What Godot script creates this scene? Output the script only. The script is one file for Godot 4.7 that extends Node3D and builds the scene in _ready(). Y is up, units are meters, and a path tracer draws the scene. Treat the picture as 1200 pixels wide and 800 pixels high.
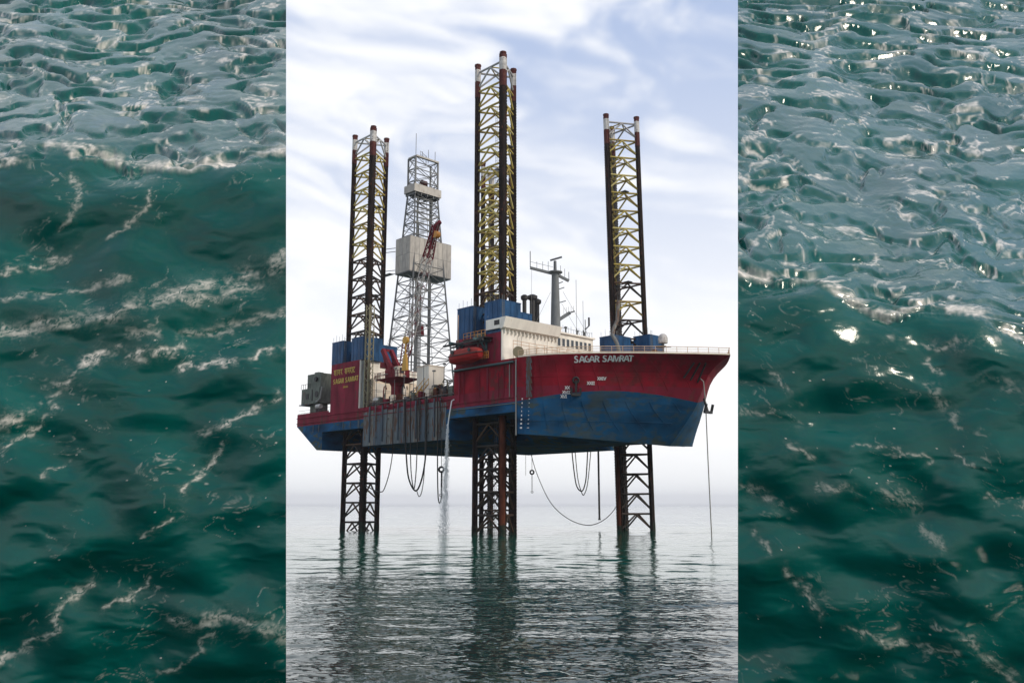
extends Node3D
# A self-elevating drilling rig standing on four lattice legs in a calm, hazy sea, with two steep banks of choppy teal water at the sides of the view.

const PITCH := 10.27
const EYE := 5.4

var hullframe := Transform3D(Basis(Vector3(0.694, 0, 0.72), Vector3.UP, Vector3(-0.72, 0, 0.694)).orthonormalized(), Vector3(-2.8, 0, -170))
var M := {}
var rng := RandomNumberGenerator.new()
var unit_tube: Mesh
var unit_box: Mesh
var unit_bevel: Mesh
var taken := {}

# ------------------------------------------------------------------ mesh builder
class Shape:
	var v := PackedVector3Array()
	var n := PackedVector3Array()
	func tri(a: Vector3, b: Vector3, c: Vector3, m: Vector3) -> void:
		if (b - a).cross(c - a).dot(m) > 0.0:
			var t := b; b = c; c = t
		v.append(a); v.append(b); v.append(c)
		n.append(m); n.append(m); n.append(m)
	func tri_smooth(a: Vector3, b: Vector3, c: Vector3, na: Vector3, nb: Vector3, nc: Vector3) -> void:
		if (b - a).cross(c - a).dot(na + nb + nc) > 0.0:
			v.append(a); v.append(c); v.append(b); n.append(na); n.append(nc); n.append(nb)
		else:
			v.append(a); v.append(b); v.append(c); n.append(na); n.append(nb); n.append(nc)
	func quad(a: Vector3, b: Vector3, c: Vector3, d: Vector3, m: Vector3) -> void:
		tri(a, b, c, m); tri(a, c, d, m)
	func face(a: Vector3, b: Vector3, c: Vector3, d: Vector3, inside: Vector3) -> void:
		var m := (b - a).cross(c - a)
		if m.length() < 1e-9: m = (c - a).cross(d - a)
		m = m.normalized()
		if m.dot((a + b + c + d) / 4.0 - inside) < 0.0: m = -m
		quad(a, b, c, d, m)
	func hexa(p: Array) -> void:   # eight corners: bottom ring 0-3, top ring 4-7
		var mid := Vector3.ZERO
		for q in p: mid += q
		mid /= 8.0
		face(p[0], p[1], p[2], p[3], mid); face(p[4], p[5], p[6], p[7], mid)
		for i in 4:
			var j := (i + 1) % 4
			face(p[i], p[j], p[j + 4], p[i + 4], mid)
	func box(lo: Vector3, hi: Vector3) -> void:
		hexa([Vector3(lo.x, lo.y, lo.z), Vector3(hi.x, lo.y, lo.z), Vector3(hi.x, lo.y, hi.z), Vector3(lo.x, lo.y, hi.z),
			Vector3(lo.x, hi.y, lo.z), Vector3(hi.x, hi.y, lo.z), Vector3(hi.x, hi.y, hi.z), Vector3(lo.x, hi.y, hi.z)])
	func beam(a: Vector3, b: Vector3, w: float, h: float) -> void:   # box beam from a to b
		var d := (b - a).normalized()
		var s := d.cross(Vector3.UP)
		if s.length() < 0.05: s = d.cross(Vector3.RIGHT)
		s = s.normalized()
		var u := s.cross(d).normalized()
		s *= w * 0.5; u *= h * 0.5
		hexa([a - s - u, a + s - u, a + s + u, a - s + u, b - s - u, b + s - u, b + s + u, b - s + u])
	func tube(a: Vector3, b: Vector3, r0: float, r1: float, k := 10, caps := true) -> void:
		var d := (b - a).normalized()
		var s := d.cross(Vector3.UP)
		if s.length() < 0.05: s = d.cross(Vector3.RIGHT)
		s = s.normalized()
		var u := s.cross(d).normalized()
		for i in k:
			var t0 := TAU * i / k
			var t1 := TAU * (i + 1) / k
			var n0 := s * cos(t0) + u * sin(t0)
			var n1 := s * cos(t1) + u * sin(t1)
			tri_smooth(a + n0 * r0, a + n1 * r0, b + n1 * r1, n0, n1, n1)
			tri_smooth(a + n0 * r0, b + n1 * r1, b + n0 * r1, n0, n1, n0)
			if caps:
				tri(a, a + n0 * r0, a + n1 * r0, -d)
				tri(b, b + n0 * r1, b + n1 * r1, d)
	func path(pts: Array, r: float, k := 6) -> void:
		var rings := []
		var count := pts.size()
		for i in count:
			var d: Vector3 = (pts[mini(i + 1, count - 1)] - pts[maxi(i - 1, 0)]).normalized()
			var s := d.cross(Vector3(0.3, 0.1, 0.95)).normalized()
			var u := s.cross(d).normalized()
			var ring := []
			for j in k:
				var t := TAU * j / k
				ring.append(s * cos(t) + u * sin(t))
			rings.append(ring)
		for i in count - 1:
			for j in k:
				var j2 := (j + 1) % k
				var a: Vector3 = rings[i][j]; var b: Vector3 = rings[i][j2]
				var c: Vector3 = rings[i + 1][j2]; var d2: Vector3 = rings[i + 1][j]
				tri_smooth(pts[i] + a * r, pts[i] + b * r, pts[i + 1] + c * r, a, b, c)
				tri_smooth(pts[i] + a * r, pts[i + 1] + c * r, pts[i + 1] + d2 * r, a, c, d2)
	func lathe(c: Vector3, prof: Array, k := 16) -> void:   # prof: [radius, y]
		for i in prof.size() - 1:
			var p0: Array = prof[i]; var p1: Array = prof[i + 1]
			var dn := Vector2(p1[1] - p0[1], -(p1[0] - p0[0])).normalized()
			for j in k:
				var t0 := TAU * j / k
				var t1 := TAU * (j + 1) / k
				var d0 := Vector3(cos(t0), 0, sin(t0)); var d1 := Vector3(cos(t1), 0, sin(t1))
				var n0 := d0 * dn.x + Vector3.UP * dn.y; var n1 := d1 * dn.x + Vector3.UP * dn.y
				var a: Vector3 = c + d0 * p0[0] + Vector3.UP * p0[1]; var b: Vector3 = c + d1 * p0[0] + Vector3.UP * p0[1]
				var e: Vector3 = c + d1 * p1[0] + Vector3.UP * p1[1]; var f: Vector3 = c + d0 * p1[0] + Vector3.UP * p1[1]
				if p0[0] > 1e-5: tri_smooth(a, b, e, n0, n1, n1)
				if p1[0] > 1e-5: tri_smooth(a, e, f, n0, n1, n0)
	func ring(c: Vector3, axis: Vector3, big: float, small: float, k := 20, q := 8) -> void:
		var s := axis.cross(Vector3(0.2, 0.9, 0.1)).normalized()
		var u := s.cross(axis).normalized()
		for i in k:
			for j in q:
				var pts := []; var nn := []
				for e in [[0, 0], [1, 0], [1, 1], [0, 1]]:
					var t: float = TAU * (i + e[0]) / k
					var w: float = TAU * (j + e[1]) / q
					var o := s * cos(t) + u * sin(t)
					var m := o * cos(w) + axis * sin(w)
					pts.append(c + o * big + m * small); nn.append(m)
				tri_smooth(pts[0], pts[1], pts[2], nn[0], nn[1], nn[2]); tri_smooth(pts[0], pts[2], pts[3], nn[0], nn[2], nn[3])
	func mesh(m: Material) -> ArrayMesh:
		var arr := []
		arr.resize(Mesh.ARRAY_MAX)
		arr[Mesh.ARRAY_VERTEX] = v
		arr[Mesh.ARRAY_NORMAL] = n
		var am := ArrayMesh.new()
		am.add_surface_from_arrays(Mesh.PRIMITIVE_TRIANGLES, arr)
		am.surface_set_material(0, m)
		return am

# ------------------------------------------------------------------ helpers
func numbered(called: String) -> String:
	var k: int = taken.get(called, 0)
	taken[called] = k + 1
	return called if k == 0 else "%s_%03d" % [called, k]

func tag(o: Node, label: String, category: String, group := "", kind := "") -> void:
	if label: o.set_meta("label", label)
	if category: o.set_meta("category", category)
	if group: o.set_meta("group", group)
	if kind: o.set_meta("kind", kind)

func L(a: float, b: float, y: float) -> Vector3:   # rig frame: a forward, b to port, y up
	return Vector3(a, y, -b)

func thing(called: String, at: Vector3, label: String, category: String, group := "") -> Node3D:
	var o := Node3D.new()
	o.name = numbered(called)
	o.transform = hullframe * Transform3D(Basis(), at)
	add_child(o)
	tag(o, label, category, group)
	return o

func part(called: String, s: Shape, mat: Material, parent: Node, at := Vector3.ZERO) -> MeshInstance3D:
	var o := MeshInstance3D.new()
	o.name = called
	o.mesh = s.mesh(mat)
	o.position = at
	parent.add_child(o, true)
	return o

func empty(called: String, parent: Node, at := Vector3.ZERO) -> Node3D:
	var o := Node3D.new()
	o.name = called
	o.position = at
	parent.add_child(o, true)
	return o

func inst(called: String, mesh: Mesh, mat: Material, parent: Node, tr: Transform3D) -> MeshInstance3D:
	var o := MeshInstance3D.new()
	o.name = called
	o.mesh = mesh
	o.material_override = mat
	o.transform = tr
	parent.add_child(o, true)
	return o

func strut(called: String, parent: Node, a: Vector3, b: Vector3, r: float, mat: Material) -> MeshInstance3D:
	var d := b - a
	var y := d.normalized()
	var x := y.cross(Vector3(0.31, 0.2, 0.93)).normalized()
	var z := x.cross(y).normalized()
	return inst(called, unit_tube, mat, parent, Transform3D(Basis(x * r, d, z * r), (a + b) * 0.5))

func slab(called: String, parent: Node, lo: Vector3, hi: Vector3, mat: Material) -> MeshInstance3D:
	return inst(called, unit_box, mat, parent, Transform3D(Basis().scaled(hi - lo), (lo + hi) * 0.5))

func block(called: String, parent: Node, lo: Vector3, hi: Vector3, mat: Material) -> MeshInstance3D:   # own mesh, real size: textures keep their scale
	var s := Shape.new()
	s.box(lo, hi)
	return part(called, s, mat, parent)

func noise(f: float, sd: int, oct := 4, type := FastNoiseLite.TYPE_SIMPLEX_SMOOTH) -> FastNoiseLite:
	var n := FastNoiseLite.new()
	n.noise_type = type
	n.frequency = f
	n.seed = sd
	n.fractal_type = FastNoiseLite.FRACTAL_FBM if oct > 1 else FastNoiseLite.FRACTAL_NONE
	n.fractal_octaves = oct
	return n

func lin(r: float, g: float, b: float) -> Color:
	return Color(r, g, b).linear_to_srgb()

func plain(c: Color, rough := 0.6, metal := 0.0) -> StandardMaterial3D:
	var m := StandardMaterial3D.new()
	m.albedo_color = Color(c.r, c.g, c.b).linear_to_srgb()
	m.roughness = rough
	m.metallic = metal
	return m

# painted steel: mottled paint, rust runs and scuffs; colours are linear
func paint(c: Color, rust: float, sd: int, rough := 0.5, scale := Vector3(0.085, 0.028, 0.085), second := Color(0.10, 0.045, 0.022), vary := 0.35) -> StandardMaterial3D:
	var size := 256
	var a := noise(0.018, sd, 5).get_seamless_image(size, size).get_data()
	var b := noise(0.045, sd + 7, 5).get_seamless_image(size, size).get_data()
	var d := noise(0.007, sd + 13, 3).get_seamless_image(size, size).get_data()
	var out := PackedByteArray()
	out.resize(size * size * 3)
	for i in size * size:
		var p := a[i] / 255.0
		var q := b[i] / 255.0
		var w := d[i] / 255.0
		var k := 1.0 + vary * (p - 0.5) * 1.6 + vary * (w - 0.5)
		var t := smoothstep(1.0 - rust, 1.12 - rust, q * 0.55 + w * 0.5)
		var col := Color(c.r * k, c.g * k, c.b * k).lerp(Color(second.r * (0.6 + q * 0.8), second.g * (0.6 + q * 0.8), second.b * (0.6 + q * 0.8)), t * 0.85).linear_to_srgb()
		out[i * 3] = int(clampf(col.r, 0, 1) * 255); out[i * 3 + 1] = int(clampf(col.g, 0, 1) * 255); out[i * 3 + 2] = int(clampf(col.b, 0, 1) * 255)
	var m := StandardMaterial3D.new()
	m.albedo_texture = ImageTexture.create_from_image(Image.create_from_data(size, size, false, Image.FORMAT_RGB8, out))
	m.uv1_triplanar = true
	m.uv1_scale = scale
	m.roughness = rough
	m.metallic_specular = 0.22
	return m

func grid_mesh(v: PackedVector3Array, w: int, h: int, m: Material, cols := PackedColorArray(), toward := Vector3.UP) -> ArrayMesh:
	var n := PackedVector3Array()
	n.resize(w * h)
	for j in h:
		var j0 := maxi(j - 1, 0) * w
		var j1 := mini(j + 1, h - 1) * w
		for i in w:
			var q := (v[j * w + mini(i + 1, w - 1)] - v[j * w + maxi(i - 1, 0)]).cross(v[j1 + i] - v[j0 + i]).normalized()
			n[j * w + i] = q if q.dot(toward) > 0.0 else -q
	var ix := PackedInt32Array()
	ix.resize((w - 1) * (h - 1) * 6)
	var flip := (v[w - 1] - v[0]).cross(v[(h - 1) * w] - v[0]).dot(toward) > 0.0
	var k := 0
	for j in h - 1:
		for i in w - 1:
			var p := j * w + i
			if flip:
				ix[k] = p; ix[k + 1] = p + w; ix[k + 2] = p + 1; ix[k + 3] = p + 1; ix[k + 4] = p + w; ix[k + 5] = p + w + 1
			else:
				ix[k] = p; ix[k + 1] = p + 1; ix[k + 2] = p + w; ix[k + 3] = p + 1; ix[k + 4] = p + w + 1; ix[k + 5] = p + w
			k += 6
	var arr := []
	arr.resize(Mesh.ARRAY_MAX)
	arr[Mesh.ARRAY_VERTEX] = v
	arr[Mesh.ARRAY_NORMAL] = n
	if cols.size() > 0: arr[Mesh.ARRAY_COLOR] = cols
	arr[Mesh.ARRAY_INDEX] = ix
	var am := ArrayMesh.new()
	am.add_surface_from_arrays(Mesh.PRIMITIVE_TRIANGLES, arr)
	am.surface_set_material(0, m)
	return am

# ------------------------------------------------------------------ main
func _ready() -> void:
	rng.seed = 4711
	var cam := Camera3D.new()
	cam.name = "camera"
	cam.fov = 41.35
	cam.near = 0.1
	cam.far = 30000.0
	cam.position = Vector3(0, EYE, 0)
	cam.rotation_degrees = Vector3(PITCH, 0, 0)
	add_child(cam)
	cam.current = true

	var env := Environment.new()
	env.background_mode = Environment.BG_SKY
	env.tonemap_mode = Environment.TONE_MAPPER_LINEAR
	env.tonemap_exposure = 1.1
	env.sdfgi_enabled = true
	env.ssao_enabled = true
	env.ssil_enabled = true
	var sky := Sky.new()
	sky.sky_material = make_sky()
	env.sky = sky
	env.fog_enabled = true
	env.fog_density = 0.0001
	env.fog_light_color = Color(0.95, 0.96, 1.0)
	var we := WorldEnvironment.new()
	we.name = "world_environment"
	we.environment = env
	add_child(we)

	var sun := DirectionalLight3D.new()
	sun.name = "sun"
	sun.light_energy = 0.68
	sun.light_angular_distance = 12.0
	sun.light_color = Color(1.0, 0.95, 0.87)
	sun.shadow_enabled = true
	add_child(sun)
	var from := Vector3(0.88, 0.64, 0.42).normalized()      # hazy sun from the right
	sun.look_at_from_position(from * 100.0, Vector3.ZERO, Vector3.UP)

	make_materials()
	print("materials")
	make_sea()
	print("sea")
	make_banks()
	print("banks")
	make_rig()
	make_legs()
	make_derrick()
	make_crane()
	make_fittings()
	make_deck_gear()
	make_hanging()
	print("done")

func make_sky() -> PanoramaSkyMaterial:
	var w := 2048
	var h := 1024
	var img := Image.create(w, h, false, Image.FORMAT_RGBF)
	var n1 := noise(1.1, 21, 5)
	var n2 := noise(3.4, 34, 6)
	var n3 := noise(0.8, 55, 3)
	for j in h:
		var el := PI * (0.5 - (j + 0.5) / h)
		if el < -0.03:
			break
		var y := sin(el)
		var up := maxf(y, 0.0)
		var haze := pow(clampf(1.0 - up / 0.62, 0.0, 1.0), 1.7)
		var base := Color(0.41, 0.51, 0.735).lerp(Color(1.02, 1.025, 1.03), clampf(haze * 1.7 - 0.08, 0, 1))
		var murk := pow(clampf(1.0 - up / 0.10, 0.0, 1.0), 1.5) * 0.55      # thick sea haze low down
		var ch := cos(el)
		for i in w:
			var az := TAU * ((i + 0.5) / w - 0.5)
			var d := Vector3(sin(az) * ch, y, -cos(az) * ch)
			# high thin cloud: sheared, wispy
			var p := Vector3(d.x * 1.6 + d.y * 0.9, d.y * 3.7 - d.x * 0.9, d.z * 1.6)
			var q := n3.get_noise_3dv(p * 1.2)
			var c := n1.get_noise_3d(p.x * 1.5 + q * 0.9, p.y * 1.5 + q * 0.4, p.z * 1.5)
			var e := n2.get_noise_3d(p.x * 1.1 + q * 0.8 + c * 0.3, p.y * 2.2 - q * 0.6, p.z * 1.1)
			var cover := smoothstep(-0.40, 0.62, c * 0.72 + e * 0.62 + q * 0.3 + 0.04)
			var wisp := cover * 0.92
			var col := base.lerp(Color(0.99, 0.995, 1.01), clampf(wisp, 0, 1))
			img.set_pixel(i, j, col.lerp(Color(0.80, 0.835, 0.85), murk))
	var below := Color(0.5, 0.54, 0.56)
	img.fill_rect(Rect2i(0, int(h * 0.51), w, h - int(h * 0.51)), below)
	var m := PanoramaSkyMaterial.new()
	m.panorama = ImageTexture.create_from_image(img)
	m.energy_multiplier = 1.0
	return m

func make_materials() -> void:
	unit_tube = CylinderMesh.new()
	unit_tube.height = 1.0; unit_tube.top_radius = 1.0; unit_tube.bottom_radius = 1.0
	unit_tube.radial_segments = 8; unit_tube.rings = 1
	unit_box = BoxMesh.new()
	unit_box.size = Vector3.ONE
	M.red = paint(Color(0.21, 0.006, 0.016), 0.40, 3, 0.7, Vector3(0.05, 0.03, 0.05), Color(0.085, 0.018, 0.018), 0.6)
	M.red_side = paint(Color(0.175, 0.013, 0.030), 0.40, 5, 0.65, Vector3(0.07, 0.02, 0.07), Color(0.07, 0.03, 0.025), 0.6)
	M.blue = paint(Color(0.006, 0.064, 0.150), 0.46, 9, 0.7, Vector3(0.035, 0.07, 0.035), Color(0.055, 0.062, 0.042), 0.7)
	M.bottom = M.blue
	M.box_blue = paint(Color(0.020, 0.072, 0.165), 0.16, 15, 0.33, Vector3(0.11, 0.05, 0.11), Color(0.2, 0.22, 0.25), 0.45)
	M.deck = paint(Color(0.16, 0.10, 0.075), 0.35, 17, 0.9)
	M.white = paint(Color(0.74, 0.70, 0.63), 0.13, 19, 0.5, Vector3(0.1, 0.035, 0.1), Color(0.32, 0.20, 0.12), 0.16)
	M.cream = paint(Color(0.70, 0.60, 0.48), 0.2, 23, 0.6, Vector3(0.1, 0.05, 0.1), Color(0.35, 0.17, 0.09), 0.2)
	M.peach = paint(Color(0.62, 0.42, 0.28), 0.28, 25, 0.6, Vector3(0.15, 0.15, 0.15), Color(0.3, 0.12, 0.05), 0.25)
	M.grey_a = paint(Color(0.125, 0.15, 0.165), 0.48, 29, 0.7, Vector3(0.2, 0.035, 0.2))
	M.grey_b = paint(Color(0.085, 0.115, 0.145), 0.48, 31, 0.7, Vector3(0.2, 0.035, 0.2))
	M.grey_c = paint(Color(0.17, 0.178, 0.17), 0.46, 37, 0.7, Vector3(0.2, 0.035, 0.2))
	M.chord = paint(Color(0.016, 0.011, 0.009), 0.30, 41, 0.75, Vector3(0.3, 0.06, 0.3), Color(0.10, 0.032, 0.018), 0.5)
	M.chord_rust = paint(Color(0.085, 0.026, 0.014), 0.35, 43, 0.85, Vector3(0.3, 0.06, 0.3), Color(0.03, 0.017, 0.012), 0.5)
	M.band_red = paint(Color(0.075, 0.022, 0.02), 0.3, 47, 0.7, Vector3(0.3, 0.2, 0.3))
	M.band_white = paint(Color(0.50, 0.48, 0.46), 0.3, 53, 0.7, Vector3(0.3, 0.2, 0.3))
	M.windwall = paint(Color(0.40, 0.375, 0.345), 0.2, 59, 0.7, Vector3(0.2, 0.08, 0.2), Color(0.2, 0.15, 0.1), 0.2)
	M.windwall_b = paint(Color(0.45, 0.42, 0.38), 0.2, 61, 0.7, Vector3(0.2, 0.08, 0.2), Color(0.2, 0.15, 0.1), 0.2)
	M.machine = paint(Color(0.13, 0.145, 0.125), 0.3, 67, 0.7, Vector3(0.3, 0.1, 0.3), Color(0.06, 0.05, 0.04))
	M.boat = paint(Color(0.28, 0.013, 0.012), 0.12, 71, 0.45, Vector3(0.3, 0.2, 0.3), Color(0.2, 0.05, 0.03), 0.2)
	M.boat_top = paint(Color(0.26, 0.035, 0.028), 0.2, 73, 0.5, Vector3(0.3, 0.2, 0.3), Color(0.4, 0.25, 0.2), 0.25)
	M.crane_red = paint(Color(0.15, 0.014, 0.022), 0.2, 79, 0.5, Vector3(0.3, 0.15, 0.3))
	M.yellow = [plain(Color(0.42, 0.33, 0.075), 0.6), plain(Color(0.36, 0.27, 0.05), 0.65), plain(Color(0.46, 0.38, 0.13), 0.6), plain(Color(0.28, 0.20, 0.05), 0.7)]
	M.dark = [plain(Color(0.030, 0.020, 0.014), 0.75), plain(Color(0.022, 0.017, 0.014), 0.75), plain(Color(0.045, 0.027, 0.016), 0.8), plain(Color(0.07, 0.035, 0.018), 0.8)]
	M.pale = [plain(Color(0.42, 0.42, 0.43), 0.6), plain(Color(0.33, 0.32, 0.32), 0.6)]
	M.steel = [plain(Color(0.16, 0.165, 0.165), 0.55, 0.3), plain(Color(0.12, 0.125, 0.13), 0.55, 0.3), plain(Color(0.21, 0.21, 0.20), 0.55, 0.2)]
	M.black = plain(Color(0.012, 0.012, 0.013), 0.6)
	M.rubber = plain(Color(0.010, 0.010, 0.010), 0.8)
	M.rope = plain(Color(0.05, 0.045, 0.04), 0.9)
	M.rope_pale = plain(Color(0.25, 0.24, 0.22), 0.9)
	M.orange = plain(Color(0.50, 0.20, 0.02), 0.5)
	M.amber = plain(Color(0.50, 0.26, 0.02), 0.5)
	M.letter = plain(Color(0.62, 0.60, 0.60), 0.6)
	M.letter_gold = plain(Color(0.48, 0.33, 0.055), 0.6)
	M.mast = paint(Color(0.17, 0.18, 0.185), 0.15, 83, 0.5, Vector3(0.3, 0.1, 0.3), Color(0.1, 0.09, 0.08), 0.2)
	M.khaki = [plain(Color(0.24, 0.215, 0.13), 0.7), plain(Color(0.20, 0.17, 0.10), 0.7)]
	M.growth = paint(Color(0.016, 0.026, 0.018), 0.4, 97, 0.5, Vector3(0.4, 0.4, 0.4), Color(0.05, 0.03, 0.02), 0.6)
	M.teal = plain(Color(0.03, 0.075, 0.085), 0.6)
	var glass := plain(Color(0.03, 0.04, 0.05), 0.08)
	M.glass = glass
	var spray := plain(Color(0.68, 0.70, 0.71), 0.3)
	M.spray = spray

# ------------------------------------------------------------------ water
func water_normal(freq: float, sd: int, strength: float) -> ImageTexture:
	var img := noise(freq, sd, 5).get_seamless_image(512, 512)
	img.convert(Image.FORMAT_RGBA8)
	img.bump_map_to_normal_map(strength)
	return ImageTexture.create_from_image(img)

func make_sea() -> void:
	var m := StandardMaterial3D.new()
	m.albedo_color = lin(0.003, 0.066, 0.046)
	m.roughness = 0.03
	m.metallic_specular = 0.36
	m.normal_enabled = true
	m.normal_texture = water_normal(0.02, 77, 5.0)
	m.normal_scale = 0.14
	m.uv1_triplanar = true
	m.uv1_world_triplanar = true
	m.uv1_scale = Vector3(0.18, 0.18, 0.33)
	var big := noise(1.0, 5, 2)
	var mid := noise(1.0, 6, 3)
	var fine := noise(1.0, 8, 3)
	var rows := PackedFloat32Array()
	var d := -60.0
	while d < 9000.0:
		rows.append(d)
		if d < 20.0: d += 2.0
		elif d < 70.0: d += 0.13
		elif d < 240.0: d *= 1.0045
		else: d *= 1.03
	rows.append(9000.0)
	var cs := PackedFloat32Array()
	for c in [-60.0, -20.0, -8.0, -4.0, -2.0, -1.2, -0.8, -0.55, -0.42, -0.34]: cs.append(c)
	for i in 281: cs.append(-0.28 + 0.56 * i / 280.0)
	for c in [0.34, 0.42, 0.55, 0.8, 1.2, 2.0, 4.0, 8.0, 20.0, 60.0]: cs.append(c)
	var w := cs.size()
	var h := rows.size()
	var v := PackedVector3Array()
	v.resize(w * h)
	for j in h:
		var D := rows[j]
		var reach := 10.0 + maxf(D, 0.0) if D < 1000.0 else 1010.0 + (D - 1000.0) * 0.9
		var step := 0.13 if D < 70.0 else D * 0.0045
		var fa := clampf(1.4 - step * 2.2, 0.0, 1.0) * 0.030
		var ma := clampf(1.5 - step * 0.5, 0.0, 1.0) * 0.072
		var ba := 0.14
		for i in w:
			var x := cs[i] * reach
			var wobble := mid.get_noise_2d(x * 0.02, D * 0.03)
			var y := big.get_noise_2d(x * 0.028 + wobble, D * 0.075) * ba
			if ma > 0.001: y += mid.get_noise_2d(x * 0.13 + D * 0.04, D * 0.34 + wobble * 2.0) * ma
			if fa > 0.001:
				var f := fine.get_noise_2d(x * 0.75 - D * 0.14, D * 1.6)
				y += (0.5 - absf(f)) * fa * 1.5 + f * fa * 0.5
			v[j * w + i] = Vector3(x, y, -D)
	var o := MeshInstance3D.new()
	o.name = "sea"
	o.mesh = grid_mesh(v, w, h, m)
	add_child(o)
	tag(o, "calm grey green rippled sea under the drilling rig reaching the horizon", "sea", "", "structure")

# a steep bank of open water: smooth wall below, broken crest, choppy slope above
func make_banks() -> void:
	var m := StandardMaterial3D.new()
	m.albedo_color = Color.WHITE
	m.vertex_color_use_as_albedo = true
	m.roughness = 0.15
	m.metallic_specular = 0.38
	m.normal_enabled = true
	m.normal_texture = water_normal(0.025, 131, 4.0)
	m.normal_scale = 0.15
	m.uv1_triplanar = true
	m.uv1_world_triplanar = true
	m.uv1_scale = Vector3(0.35, 0.35, 0.35)
	for side in [-1, 1]:
		bank(side, m)

func str_lace(n: FastNoiseLite, x: float, y: float) -> float:   # lacy web of thin lines
	return pow(clampf(1.0 - absf(n.get_noise_2d(x / 9.0, y / 5.0)) * 4.0, 0.0, 1.0), 2.0)

func str_lace2(n: FastNoiseLite, x: float, y: float) -> float:
	return 0.55 + 0.40 * clampf(1.0 - absf(n.get_noise_2d(x / 15.0, y / 3.0)) * 2.4, 0.0, 1.0)

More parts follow.
